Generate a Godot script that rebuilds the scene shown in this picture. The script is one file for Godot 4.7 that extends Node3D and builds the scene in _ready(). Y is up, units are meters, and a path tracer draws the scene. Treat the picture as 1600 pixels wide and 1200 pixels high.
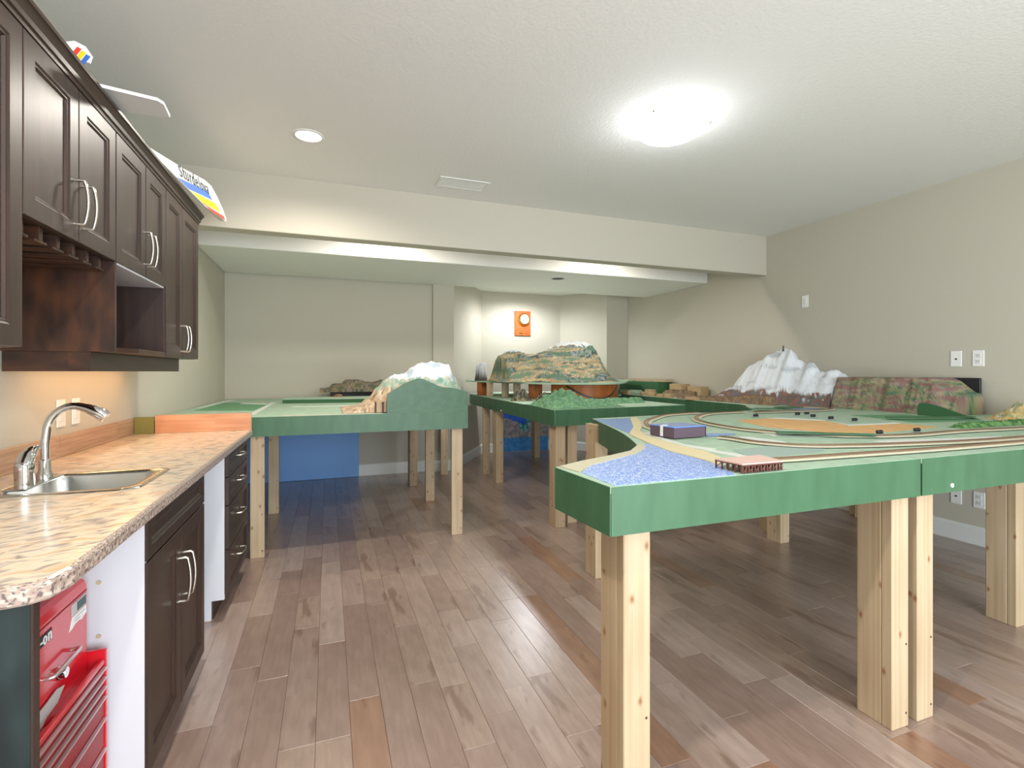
extends Node3D
# Room axes: x runs along the back wall, y is up, depth D runs away from the camera (z = -D).

const FOCAL := 778.0
const YAW := 20.25
const HORIZON := 581.0
const EYE := 1.287
const XL := -1.104
const XR := 4.5325
const CEIL := 2.777
const TOP := 0.977
const APRON := 0.134

var used := {}
var M := {}
var rng := RandomNumberGenerator.new()

# ------------------------------------------------------------------ mesh builder
class B:
	var st := SurfaceTool.new()
	var o := Vector3.ZERO
	var col = null
	var uo := Vector2.ZERO
	func _init(origin := Vector3.ZERO) -> void:
		o = origin
		st.begin(Mesh.PRIMITIVE_TRIANGLES)
	func vert(p: Vector3, uv: Vector2, c = null) -> void:
		if c != null:
			st.set_color(c)
		elif col != null:
			st.set_color(col)
		st.set_uv(uv + uo)
		st.add_vertex(p - o)
	func tri(a: Vector3, b: Vector3, c: Vector3, hint: Vector3, ua := Vector2.ZERO, ub := Vector2.ZERO, uc := Vector2.ZERO, ca = null, cb = null, cc = null) -> void:
		if (c - a).cross(b - a).dot(hint) >= 0.0:
			vert(a, ua, ca); vert(b, ub, cb); vert(c, uc, cc)
		else:
			vert(a, ua, ca); vert(c, uc, cc); vert(b, ub, cb)
	func quad(a: Vector3, b: Vector3, c: Vector3, d: Vector3, hint: Vector3, uvs := []) -> void:
		var u: Array = uvs if uvs.size() == 4 else [Vector2(0, 0), Vector2(1, 0), Vector2(1, 1), Vector2(0, 1)]
		tri(a, b, c, hint, u[0], u[1], u[2])
		tri(a, c, d, hint, u[0], u[2], u[3])
	func flat() -> void:
		st.set_smooth_group(-1)
	func smooth() -> void:
		st.set_smooth_group(0)
	# world box given as X, height and depth ranges, chamfered by ch; uv.x runs along the longest side
	func box(x0: float, x1: float, h0: float, h1: float, d0: float, d1: float, ch := 0.0) -> void:
		flat()
		var lo := Vector3(minf(x0, x1), minf(h0, h1), -maxf(d0, d1))
		var hi := Vector3(maxf(x0, x1), maxf(h0, h1), -minf(d0, d1))
		var s := hi - lo
		var la := s.max_axis_index()
		var oa := (la + 1) % 3
		var ob := (la + 2) % 3
		var c := (lo + hi) / 2
		var e := s / 2
		var b := minf(ch, minf(e.x, minf(e.y, e.z)) * 0.9)
		var uvf := func(p: Vector3) -> Vector2: return Vector2(p[la], p[oa] + p[ob])
		for ax in 3:
			var a1 := (ax + 1) % 3
			var a2 := (ax + 2) % 3
			for sg in [-1.0, 1.0]:
				var pts := []
				for k in [[-1, -1], [1, -1], [1, 1], [-1, 1]]:
					var p := Vector3.ZERO
					p[ax] = sg * e[ax]
					p[a1] = k[0] * (e[a1] - b)
					p[a2] = k[1] * (e[a2] - b)
					pts.append(c + p)
				var n := Vector3.ZERO
				n[ax] = sg
				quad(pts[0], pts[1], pts[2], pts[3], n, pts.map(uvf))
		if b <= 0.0:
			return
		for ax in 3:
			var a1 := (ax + 1) % 3
			var a2 := (ax + 2) % 3
			for s1 in [-1.0, 1.0]:
				for s2 in [-1.0, 1.0]:
					var q := []
					for k in [[-1, 0], [1, 0], [1, 1], [-1, 1]]:
						var p := Vector3.ZERO
						p[ax] = k[0] * (e[ax] - b)
						p[a1] = s1 * (e[a1] - (b if k[1] == 1 else 0.0))
						p[a2] = s2 * (e[a2] - (0.0 if k[1] == 1 else b))
						q.append(c + p)
					var n := Vector3.ZERO
					n[a1] = s1
					n[a2] = s2
					quad(q[0], q[1], q[2], q[3], n, q.map(uvf))
		for sx in [-1.0, 1.0]:
			for sy in [-1.0, 1.0]:
				for sz in [-1.0, 1.0]:
					var sv := Vector3(sx, sy, sz)
					var full := sv * e
					var p1 := c + full - Vector3(0, sy * b, sz * b)
					var p2 := c + full - Vector3(sx * b, 0, sz * b)
					var p3 := c + full - Vector3(sx * b, sy * b, 0)
					tri(p1, p2, p3, sv, uvf.call(p1), uvf.call(p2), uvf.call(p3))
	# polygon of (X, D) points raised from h0 to h1
	func prism(poly: PackedVector2Array, h0: float, h1: float) -> void:
		flat()
		var idx := Geometry2D.triangulate_polygon(poly)
		for k in range(0, idx.size(), 3):
			var q := [poly[idx[k]], poly[idx[k + 1]], poly[idx[k + 2]]]
			tri(Vector3(q[0].x, h1, -q[0].y), Vector3(q[1].x, h1, -q[1].y), Vector3(q[2].x, h1, -q[2].y), Vector3.UP, q[0], q[1], q[2])
			tri(Vector3(q[0].x, h0, -q[0].y), Vector3(q[1].x, h0, -q[1].y), Vector3(q[2].x, h0, -q[2].y), Vector3.DOWN, q[0], q[1], q[2])
		side(poly, h0, h1)
	func side(poly: PackedVector2Array, h0: float, h1: float, closed := true) -> void:
		flat()
		var cw := Geometry2D.is_polygon_clockwise(poly)
		var run := 0.0
		for k in (poly.size() if closed else poly.size() - 1):
			var a := poly[k]
			var b := poly[(k + 1) % poly.size()]
			var t := b - a
			var n := Vector2(t.y, -t.x) * (-1.0 if cw else 1.0)
			var l := t.length()
			quad(Vector3(a.x, h0, -a.y), Vector3(b.x, h0, -b.y), Vector3(b.x, h1, -b.y), Vector3(a.x, h1, -a.y), Vector3(n.x, 0, -n.y), [Vector2(run, h0), Vector2(run + l, h0), Vector2(run + l, h1), Vector2(run, h1)])
			run += l
	# an upright slab from polygon (D, height) at X x0..x1; front face +X
	func slab_x(poly: PackedVector2Array, x0: float, x1: float, fx = null) -> void:
		flat()
		var idx := Geometry2D.triangulate_polygon(poly)
		var at := func(q: Vector2, x: float) -> Vector3: return Vector3(x + (fx.call(q) if fx != null else 0.0), q.y, -q.x)
		for k in range(0, idx.size(), 3):
			var q := [poly[idx[k]], poly[idx[k + 1]], poly[idx[k + 2]]]
			tri(at.call(q[0], x1), at.call(q[1], x1), at.call(q[2], x1), Vector3.RIGHT, q[0], q[1], q[2])
			tri(at.call(q[0], x0), at.call(q[1], x0), at.call(q[2], x0), Vector3.LEFT, q[0], q[1], q[2])
		var cen := Vector2.ZERO
		for q in poly: cen += q / poly.size()
		var cw := Geometry2D.is_polygon_clockwise(poly)
		for k in poly.size():
			var a := poly[k]
			var b := poly[(k + 1) % poly.size()]
			var t := b - a
			var n := Vector2(t.y, -t.x) * (-1.0 if cw else 1.0)
			quad(at.call(a, x0), at.call(b, x0), at.call(b, x1), at.call(a, x1), Vector3(0, n.y, -n.x))
	# an upright slab from polygon (X, height) at depths d0..d1
	func slab_d(poly: PackedVector2Array, d0: float, d1: float) -> void:
		flat()
		var idx := Geometry2D.triangulate_polygon(poly)
		for k in range(0, idx.size(), 3):
			var q := [poly[idx[k]], poly[idx[k + 1]], poly[idx[k + 2]]]
			tri(Vector3(q[0].x, q[0].y, -d0), Vector3(q[1].x, q[1].y, -d0), Vector3(q[2].x, q[2].y, -d0), Vector3.BACK, q[0], q[1], q[2])
			tri(Vector3(q[0].x, q[0].y, -d1), Vector3(q[1].x, q[1].y, -d1), Vector3(q[2].x, q[2].y, -d1), Vector3.FORWARD, q[0], q[1], q[2])
		var cw := Geometry2D.is_polygon_clockwise(poly)
		for k in poly.size():
			var a := poly[k]
			var b := poly[(k + 1) % poly.size()]
			var t := b - a
			var n := Vector2(t.y, -t.x) * (-1.0 if cw else 1.0)
			quad(Vector3(a.x, a.y, -d0), Vector3(b.x, b.y, -d0), Vector3(b.x, b.y, -d1), Vector3(a.x, a.y, -d1), Vector3(n.x, n.y, 0), [a, b, b + Vector2(0, 0.02), a + Vector2(0, 0.02)])
	# round tube through world points
	func tube(pts: Array, r: float, n := 10, radii := []) -> void:
		smooth()
		var rings := []
		var side_v := Vector3.ZERO
		for k in pts.size():
			var t: Vector3 = (pts[mini(k + 1, pts.size() - 1)] - pts[maxi(k - 1, 0)]).normalized()
			if side_v == Vector3.ZERO:
				side_v = t.cross(Vector3.UP if absf(t.y) < 0.9 else Vector3.RIGHT).normalized()
			else:
				side_v = (side_v - t * side_v.dot(t)).normalized()
			var up := side_v.cross(t)
			var rr: float = radii[k] if radii.size() > k else r
			var ring := []
			for j in n:
				var a := TAU * j / n
				ring.append(pts[k] + (side_v * cos(a) + up * sin(a)) * rr)
			rings.append(ring)
		for k in pts.size() - 1:
			for j in n:
				var a: Vector3 = rings[k][j]
				var b: Vector3 = rings[k][(j + 1) % n]
				var c: Vector3 = rings[k + 1][(j + 1) % n]
				var d: Vector3 = rings[k + 1][j]
				quad(a, b, c, d, (a + c) / 2 - (pts[k] + pts[k + 1]) / 2)
		flat()
		for e in [0, pts.size() - 1]:
			var out: Vector3 = (pts[0] - pts[1]) if e == 0 else (pts[-1] - pts[-2])
			for j in n:
				tri(pts[e], rings[e][j], rings[e][(j + 1) % n], out)
	# profile of (radius, height) turned about a vertical axis at X cx, depth cd
	func lathe(cx: float, cd: float, prof: Array, n := 32, smoothed := true) -> void:
		if smoothed: smooth()
		else: flat()
		for k in prof.size() - 1:
			var p: Vector2 = prof[k]
			var q: Vector2 = prof[k + 1]
			for j in n:
				var a0 := TAU * j / n
				var a1 := TAU * (j + 1) / n
				var f := func(s: Vector2, a: float) -> Vector3: return Vector3(cx + s.x * cos(a), s.y, -cd + s.x * sin(a))
				var am := (a0 + a1) / 2
				var t := q - p
				var hint := Vector3(cos(am) * t.y, -t.x, sin(am) * t.y)
				var v := [f.call(p, a0), f.call(p, a1), f.call(q, a1), f.call(q, a0)]
				if p.x < 1e-6: tri(v[0], v[2], v[3], hint)
				elif q.x < 1e-6: tri(v[0], v[1], v[2], hint)
				else: quad(v[0], v[1], v[2], v[3], hint)
	# closed profile of (sideways, up) carried along world points
	func sweep(pts: Array, prof: Array, caps := true) -> void:
		flat()
		var rings := []
		for k in pts.size():
			var t: Vector3 = pts[mini(k + 1, pts.size() - 1)] - pts[maxi(k - 1, 0)]
			var s := Vector3(-t.z, 0, t.x).normalized()
			var ring := []
			for q in prof: ring.append(pts[k] + s * q.x + Vector3.UP * q.y)
			rings.append(ring)
		var mid := Vector2.ZERO
		for q in prof: mid += q / prof.size()
		var run := 0.0
		for k in pts.size() - 1:
			var l: float = pts[k].distance_to(pts[k + 1])
			for j in prof.size():
				var i := (j + 1) % prof.size()
				var a: Vector3 = rings[k][j]
				var b: Vector3 = rings[k][i]
				var c: Vector3 = rings[k + 1][i]
				var d: Vector3 = rings[k + 1][j]
				var s2: Vector3 = (rings[k][0] - pts[k]) - Vector3.UP * prof[0].y
				var sd := Vector3(-(pts[k + 1] - pts[k]).z, 0, (pts[k + 1] - pts[k]).x).normalized()
				var e: Vector2 = prof[i] - prof[j]
				var n2 := Vector2(e.y, -e.x)
				if n2.dot((prof[i] + prof[j]) / 2 - mid) < 0: n2 = -n2
				quad(a, b, c, d, sd * n2.x + Vector3.UP * n2.y, [Vector2(run, j * 0.02), Vector2(run, i * 0.02), Vector2(run + l, i * 0.02), Vector2(run + l, j * 0.02)])
			run += l
		if caps:
			for e in [0, pts.size() - 1]:
				var out: Vector3 = (pts[0] - pts[1]) if e == 0 else (pts[-1] - pts[-2])
				var poly := PackedVector2Array(prof)
				var idx := Geometry2D.triangulate_polygon(poly)
				for k in range(0, idx.size(), 3):
					tri(rings[e][idx[k]], rings[e][idx[k + 1]], rings[e][idx[k + 2]], out, poly[idx[k]], poly[idx[k + 1]], poly[idx[k + 2]])
	# stacked loops of world points joined into a skin
	func loft(loops: Array, centre: Vector3, inward := false, close_last := true) -> void:
		smooth()
		for k in loops.size() - 1:
			var n: int = loops[k].size()
			for j in n:
				var i := (j + 1) % n
				var m: Vector3 = (loops[k][j] + loops[k + 1][i]) / 2
				var hint := (centre - m) if inward else (m - centre)
				quad(loops[k][j], loops[k][i], loops[k + 1][i], loops[k + 1][j], hint)
		if close_last:
			var last: Array = loops[-1]
			var c := Vector3.ZERO
			for p in last: c += p / last.size()
			for j in last.size():
				tri(c, last[j], last[(j + 1) % last.size()], (centre - c) if inward else (c - centre))
	# height field over X and D ranges; hf(x, d) gives height above base or below 0 for none; cf(x, d, h) a linear colour
	func terrain(x0: float, x1: float, d0: float, d1: float, nx: int, nd: int, base: float, hf: Callable, cf: Callable) -> void:
		smooth()
		var P := []
		var C := []
		for i in nx + 1:
			for j in nd + 1:
				var x := lerpf(x0, x1, float(i) / nx)
				var d := lerpf(d0, d1, float(j) / nd)
				var h: float = maxf(hf.call(x, d), 0.0)
				if i == 0 or j == 0 or i == nx or j == nd: h = 0.0 if h < 0.02 else h
				P.append(Vector3(x, base + h, -d))
				C.append(cf.call(x, d, h))
		for i in nx:
			for j in nd:
				var a := i * (nd + 1) + j
				var q := [a, a + nd + 1, a + nd + 2, a + 1]
				if P[q[0]].y - base < 1e-4 and P[q[1]].y - base < 1e-4 and P[q[2]].y - base < 1e-4 and P[q[3]].y - base < 1e-4:
					continue
				tri(P[q[0]], P[q[1]], P[q[2]], Vector3.UP, Vector2.ZERO, Vector2.ZERO, Vector2.ZERO, C[q[0]], C[q[1]], C[q[2]])
				tri(P[q[0]], P[q[2]], P[q[3]], Vector3.UP, Vector2.ZERO, Vector2.ZERO, Vector2.ZERO, C[q[0]], C[q[2]], C[q[3]])
		flat()
		var edge := func(a: int, b: int, n: Vector3) -> void:
			if P[a].y - base < 1e-4 and P[b].y - base < 1e-4: return
			var a0 := Vector3(P[a].x, base, P[a].z)
			var b0 := Vector3(P[b].x, base, P[b].z)
			tri(P[a], P[b], b0, n, Vector2.ZERO, Vector2.ZERO, Vector2.ZERO, C[a], C[b], C[b])
			tri(P[a], b0, a0, n, Vector2.ZERO, Vector2.ZERO, Vector2.ZERO, C[a], C[b], C[a])
		for i in nx:
			edge.call(i * (nd + 1), (i + 1) * (nd + 1), Vector3(0, 0, d1 - d0))
			edge.call(i * (nd + 1) + nd, (i + 1) * (nd + 1) + nd, Vector3(0, 0, d0 - d1))
		for j in nd:
			edge.call(j, j + 1, Vector3.LEFT)
			edge.call(nx * (nd + 1) + j, nx * (nd + 1) + j + 1, Vector3.RIGHT)
	func mesh() -> ArrayMesh:
		st.generate_normals()
		return st.commit()

# ------------------------------------------------------------------ scene helpers
func V(x: float, h: float, d: float) -> Vector3:
	return Vector3(x, h, -d)

func numbered(called: String, parent: Node) -> String:
	var key := str(parent.get_instance_id()) + called
	var n: int = used.get(key, 0)
	used[key] = n + 1
	return called if n == 0 else "%s_%03d" % [called, n]

func thing(called: String, label: String, category: String, at: Vector3, group := "") -> Node3D:
	var n := Node3D.new()
	n.name = numbered(called, self)
	add_child(n)
	n.position = at
	n.set_meta("label", label)
	n.set_meta("category", category)
	if group != "": n.set_meta("group", group)
	return n

func part(parent: Node3D, called: String, b: B, mat: Material, label := "") -> MeshInstance3D:
	var n := MeshInstance3D.new()
	n.name = numbered(called, parent)
	n.mesh = b.mesh()
	n.material_override = mat
	n.cast_shadow = GeometryInstance3D.SHADOW_CASTING_SETTING_ON
	parent.add_child(n)
	if label != "": n.set_meta("label", label)
	return n

func struct(called: String, b: B, mat: Material, label := "") -> MeshInstance3D:
	var n := part(self, called, b, mat)
	n.set_meta("kind", "structure")
	n.set_meta("label", label if label != "" else called.replace("_", " ") + " of the basement train room")
	n.set_meta("category", called.split("_")[0])
	return n

func single(called: String, label: String, category: String, b: B, mat: Material, group := "") -> MeshInstance3D:
	var n := part(self, called, b, mat, label)
	n.position = b.o
	n.set_meta("category", category)
	if group != "": n.set_meta("group", group)
	return n

func lin(r: float, g: float, b: float) -> Color:
	return Color(r / 255.0, g / 255.0, b / 255.0).srgb_to_linear()

func noise(seed_: int, freq: float, oct := 3) -> FastNoiseLite:
	var n := FastNoiseLite.new()
	n.seed = seed_
	n.frequency = freq
	n.fractal_octaves = oct
	n.noise_type = FastNoiseLite.TYPE_SIMPLEX_SMOOTH
	return n

func tex(w: int, h: int, f: Callable) -> ImageTexture:
	var im := Image.create(w, h, false, Image.FORMAT_RGB8)
	for y in h:
		for x in w:
			im.set_pixel(x, y, f.call(x, y))
	return ImageTexture.create_from_image(im)

func mat(called: String, r: float, g: float, b: float, rough := 0.6, metal := 0.0) -> StandardMaterial3D:
	var m := StandardMaterial3D.new()
	m.resource_name = called
	m.albedo_color = Color(r / 255.0, g / 255.0, b / 255.0)
	m.roughness = rough
	m.metallic = metal
	M[called] = m
	return m

func textured(called: String, t: Texture2D, rough: float, scale: Vector3, triplanar := false) -> StandardMaterial3D:
	var m := mat(called, 255, 255, 255, rough)
	m.albedo_texture = t
	m.uv1_scale = scale
	m.uv1_triplanar = triplanar
	m.uv1_world_triplanar = triplanar
	return m

func painted(called: String, rough := 0.85) -> StandardMaterial3D:
	var m := mat(called, 255, 255, 255, rough)
	m.vertex_color_use_as_albedo = true
	return m

func smooth_path(pts: Array, steps := 8) -> Array:
	var out := []
	for k in pts.size() - 1:
		var p0: Vector2 = pts[maxi(k - 1, 0)]
		var p1: Vector2 = pts[k]
		var p2: Vector2 = pts[k + 1]
		var p3: Vector2 = pts[mini(k + 2, pts.size() - 1)]
		for j in steps:
			out.append(p1.cubic_interpolate(p2, p0, p3, float(j) / steps))
	out.append(pts[-1])
	return out

func poly(a: Array) -> PackedVector2Array:
	var p := PackedVector2Array()
	for k in range(0, a.size(), 2): p.append(Vector2(a[k], a[k + 1]))
	return p

func pairs(a: Array) -> Array:
	var p := []
	for k in range(0, a.size(), 2): p.append(Vector2(a[k], a[k + 1]))
	return p

func curve1(keys: Array, x: float) -> float:
	if x <= keys[0][0]: return keys[0][1]
	for k in keys.size() - 1:
		if x <= keys[k + 1][0]:
			return lerpf(keys[k][1], keys[k + 1][1], smoothstep(keys[k][0], keys[k + 1][0], x))
	return keys[-1][1]

# ------------------------------------------------------------------ materials
func make_materials() -> void:
	var wall := mat("wall_paint", 194, 188, 173, 0.75)
	var cl := mat("ceiling_paint", 230, 229, 225, 0.9)
	var cb := NoiseTexture2D.new()
	cb.width = 512
	cb.height = 512
	cb.seamless = true
	cb.noise = noise(3, 0.035, 3)
	cl.heightmap_enabled = true
	cl.heightmap_texture = cb
	cl.heightmap_scale = 0.09
	cl.uv1_triplanar = true
	cl.uv1_world_triplanar = true
	cl.uv1_scale = Vector3.ONE * 2.2
	wall.metallic_specular = 0.35
	mat("white_paint", 238, 237, 232, 0.6)
	mat("white_trim", 226, 226, 222, 0.4)
	mat("white_board", 208, 209, 214, 0.4)
	mat("plate_plastic", 238, 238, 235, 0.35)
	mat("slot", 70, 66, 62, 0.6)
	# dark stained maple of the cabinets
	var g1 := noise(11, 0.012, 4)
	var g2 := noise(12, 0.05, 2)
	var esp := tex(256, 512, func(x, y):
		var s: float = g1.get_noise_2d(x * 0.25, y * 3.0) * 0.5 + g2.get_noise_2d(x * 0.2, y * 0.7) * 0.5
		return Color(0.165, 0.108, 0.09).lerp(Color(0.24, 0.16, 0.125), clampf(0.5 + s, 0, 1)))
	var e := textured("espresso", esp, 0.46, Vector3(1.0, 1.4, 1.0))
	e.uv1_offset = Vector3(0.1, 0.2, 0)
	e.clearcoat_enabled = true
	e.clearcoat = 0.3
	e.clearcoat_roughness = 0.34
	# panel with warm mottled veneer
	var ven := tex(256, 256, func(x, y):
		var s: float = g1.get_noise_2d(x * 0.5 + 80, y * 2.2) * 0.5 + g2.get_noise_2d(x * 0.16, y * 0.4 + 50) * 0.55
		return Color(0.17, 0.10, 0.07).lerp(Color(0.36, 0.21, 0.12), clampf(0.40 + s, 0, 1)))
	var vm := textured("veneer", ven, 0.4, Vector3(2.2, 2.2, 2.2))
	vm.clearcoat_enabled = true
	vm.clearcoat = 0.25
	mat("nickel", 205, 200, 190, 0.28, 1.0)
	mat("chrome", 225, 226, 228, 0.06, 1.0)
	var steel := mat("steel", 205, 204, 200, 0.24, 1.0)
	steel.anisotropy_enabled = true
	steel.anisotropy = 0.4
	# laminate counter
	var c1 := noise(21, 0.010, 4)
	var c2 := noise(22, 0.06, 3)
	var c3 := noise(23, 0.025, 3)
	var lam := tex(512, 512, func(x, y):
		var q: float = y - x * 0.35 + 22.0 * c3.get_noise_2d(x * 0.35, y * 0.35)
		var a: float = c1.get_noise_2d(x * 0.9, q * 2.4)
		var b: float = c2.get_noise_2d(x * 0.35, q * 1.1)
		var c: float = c3.get_noise_2d(x * 0.55 + 300, q * 1.6)
		var k := Color(0.91, 0.84, 0.75)
		k = k.lerp(Color(0.85, 0.70, 0.55), smoothstep(0.0, 0.5, a + b * 0.25) * 0.85)
		k = k.lerp(Color(0.68, 0.65, 0.63), smoothstep(0.02, 0.45, c + b * 0.3) * 0.8)
		k = k.lerp(Color(0.52, 0.46, 0.43), smoothstep(0.22, 0.6, b * 0.7 + c * 0.55) * 0.7)
		return k)
	var lm := textured("laminate", lam, 0.28, Vector3(1.6, 1.6, 1.6))
	lm.clearcoat_enabled = true
	lm.clearcoat = 0.3
	lm.clearcoat_roughness = 0.12
	var edge := tex(256, 256, func(x, y):
		var b: float = c2.get_noise_2d(x * 1.5, y * 1.2)
		var c: float = c2.get_noise_2d(x * 0.7 + 90, y * 0.9)
		var k := Color(0.66, 0.58, 0.53).lerp(Color(0.80, 0.73, 0.67), smoothstep(-0.1, 0.35, c))
		return k.lerp(Color(0.42, 0.37, 0.37), smoothstep(0.10, 0.42, b)))
	textured("laminate_edge", edge, 0.3, Vector3(4, 5, 3))
	var tl := tex(128, 128, func(x, y):
		var b: float = c3.get_noise_2d(x * 0.6, y * 4.0)
		return Color(0.66, 0.53, 0.43).lerp(Color(0.75, 0.62, 0.52), clampf(0.5 + b, 0, 1)))
	textured("tile", tl, 0.35, Vector3(1.5, 4, 1))
	mat("grout", 190, 165, 145, 0.9)
	# pine
	var p1 := noise(31, 0.02, 3)
	var p2 := noise(32, 0.004, 2)
	var knots := []
	var kr := RandomNumberGenerator.new()
	kr.seed = 5
	for k in 14: knots.append(Vector2(kr.randf() * 512, kr.randf() * 256))
	var pine := tex(512, 256, func(x, y):
		var yy: float = y
		var kk := 0.0
		for q in knots:
			var dx: float = (x - q.x) / 1.5
			var dy: float = y - q.y
			var dd := dx * dx + dy * dy
			kk = maxf(kk, exp(-dd / 16.0))
			yy += 5.0 * exp(-dd / 90.0) * signf(dy)
		var s: float = p1.get_noise_3d(cos(x * TAU / 512.0) * 5.0, sin(x * TAU / 512.0) * 5.0, yy * 3.4) * 0.7 + p2.get_noise_3d(cos(x * TAU / 512.0) * 60.0, sin(x * TAU / 512.0) * 60.0, y * 3.0) * 0.5
		var c := Color(0.695, 0.595, 0.465).lerp(Color(0.765, 0.69, 0.575), clampf(0.5 + s, 0, 1))
		return c.lerp(Color(0.50, 0.31, 0.17), kk * 0.85))
	textured("pine", pine, 0.55, Vector3(1.1, 2.6, 1))
	var osb := textured("raw_wood", pine, 0.7, Vector3(3.0, 5.0, 1))
	osb.albedo_color = Color(1.0, 0.96, 0.90)
	var ply := tex(256, 128, func(x, y):
		var s: float = p1.get_noise_2d(x * 0.25, y * 2.2) + p2.get_noise_2d(x * 3.0, y * 5.0)
		return Color(0.52, 0.26, 0.09).lerp(Color(0.70, 0.40, 0.16), clampf(0.5 + s * 0.8, 0, 1)))
	textured("hardboard", ply, 0.5, Vector3(1.5, 3, 1))
	var oak := tex(256, 128, func(x, y):
		var s: float = p1.get_noise_2d(x * 0.12, y * 3.0) + p2.get_noise_2d(x * 1.0, y * 4.0)
		return Color(0.76, 0.51, 0.36).lerp(Color(0.85, 0.62, 0.46), clampf(0.5 + s * 0.8, 0, 1)))
	textured("splash_wood", oak, 0.5, Vector3(1.5, 4, 1))
	mat("olive", 128, 122, 58, 0.6)
	# green paint on the layout boards
	var gn := noise(41, 0.02, 3)
	var green := tex(256, 256, func(x, y):
		var s: float = gn.get_noise_2d(x, y * 1.5)
		return Color(0.225, 0.38, 0.26).lerp(Color(0.255, 0.415, 0.29), clampf(0.5 + s, 0, 1)))
	textured("green_apron", green, 0.42, Vector3(2, 2, 2))
	var gt := tex(256, 256, func(x, y):
		var s: float = gn.get_noise_2d(x * 1.2 + 90, y * 1.2)
		return Color(0.615, 0.715, 0.62).lerp(Color(0.67, 0.765, 0.67), clampf(0.5 + s, 0, 1)))
	textured("green_top", gt, 0.6, Vector3(1.5, 1.5, 1.5))
	mat("dark_green", 52, 98, 60, 0.55)
	mat("mid_green", 96, 150, 108, 0.6)
	# printed water sheet
	var w1 := noise(51, 0.09, 2)
	var w2 := noise(52, 0.03, 2)
	var wt := tex(512, 512, func(x, y):
		var s: float = w1.get_noise_2d(x * 1.6, y * 0.9) + 0.5 * w2.get_noise_2d(x, y)
		return Color(0.44, 0.58, 0.87).lerp(Color(0.88, 0.92, 0.98), smoothstep(-0.1, 0.45, s)))
	var wm := textured("water_sheet", wt, 0.3, Vector3(2.6, 2.6, 1))
	wm.metallic_specular = 0.5
	mat("plain_water", 128, 160, 215, 0.25)
	var sn := tex(128, 128, func(x, y):
		var s: float = w1.get_noise_2d(x * 3.0, y * 3.0)
		return Color(0.78, 0.73, 0.57).lerp(Color(0.86, 0.81, 0.66), clampf(0.5 + s, 0, 1)))
	textured("sand", sn, 0.9, Vector3(4, 4, 1))
	var bl := tex(128, 128, func(x, y):
		var s: float = w1.get_noise_2d(x * 5.0, y * 5.0)
		return Color(0.66, 0.64, 0.55).lerp(Color(0.83, 0.81, 0.71), clampf(0.5 + s, 0, 1)))
	textured("ballast", bl, 0.95, Vector3(6, 30, 1))
	mat("pale_road", 208, 213, 205, 0.8)
	mat("grey_lot", 150, 170, 160, 0.8)
	var og := tex(128, 128, func(x, y):
		var s: float = w2.get_noise_2d(x * 4.0, y * 1.0)
		return Color(0.80, 0.62, 0.40).lerp(Color(0.86, 0.70, 0.48), clampf(0.5 + s, 0, 1)))
	textured("orange_field", og, 0.9, Vector3(2, 2, 1))
	mat("rail", 132, 104, 82, 0.5, 0.3)
	mat("sleeper", 172, 156, 132, 0.9)
	mat("black", 28, 28, 32, 0.5)
	mat("purple_card", 96, 78, 92, 0.6)
	var lid := mat("blue_lid", 100, 142, 222, 0.12)
	lid.clearcoat_enabled = true
	mat("white_strap", 225, 228, 230, 0.6)
	mat("trestle_wood", 96, 56, 46, 0.7)
	mat("pink_deck", 206, 176, 165, 0.8)
	mat("blue_board", 118, 168, 232, 0.5)
	var red := mat("red_enamel", 205, 22, 38, 0.22)
	red.clearcoat_enabled = true
	red.clearcoat = 0.6
	red.clearcoat_roughness = 0.08
	mat("tray_red", 150, 16, 28, 0.4)
	mat("aluminium", 215, 205, 205, 0.3, 0.8)
	var td := tex(128, 128, func(x, y):
		var s: float = g2.get_noise_2d(x * 0.3, y * 0.7) * 0.6 + g1.get_noise_2d(x * 1.2, y * 4.0) * 0.6
		return Color(0.09, 0.125, 0.14).lerp(Color(0.17, 0.24, 0.24), clampf(0.40 + s, 0, 1)))
	textured("teal_sheen_and_stripe", td, 0.4, Vector3(2, 2, 2))  # teal is a painted-in reflection on the end panel, plain paint on the skirt
	mat("wing_white", 236, 237, 234, 0.35)
	mat("stripe_blue", 62, 104, 190, 0.4)
	mat("stripe_yellow", 246, 205, 20, 0.4)
	mat("stripe_red", 236, 62, 44, 0.4)
	mat("ink", 32, 44, 52, 0.6)
	mat("pale_ink", 200, 160, 165, 0.6)
	mat("brass", 224, 178, 96, 0.25, 1.0)
	mat("clock_face", 235, 236, 238, 0.3)
	var cw := textured("clock_wood", oak, 0.45, Vector3(6, 9, 1))
	cw.albedo_color = Color(0.94, 0.68, 0.44)
	painted("rock_paint", 0.9)
	var glow := mat("lamp_glow", 255, 255, 255, 0.4)
	glow.emission_enabled = true
	glow.emission = Color(0.97, 0.98, 1.0)
	glow.emission_energy_multiplier = 2.2
	var warm := mat("warm_lamp_glow", 255, 240, 220, 0.4)
	warm.emission_enabled = true
	warm.emission = Color(1.0, 0.82, 0.6)
	warm.emission_energy_multiplier = 2.5
	var pane := mat("pane_glass", 240, 245, 250, 0.05)
	pane.transparency = BaseMaterial3D.TRANSPARENCY_ALPHA
	pane.albedo_color.a = 0.08
	mat("sticker_grey", 190, 190, 186, 0.4)
	mat("sticker_teal", 40, 70, 72, 0.4)

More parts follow.
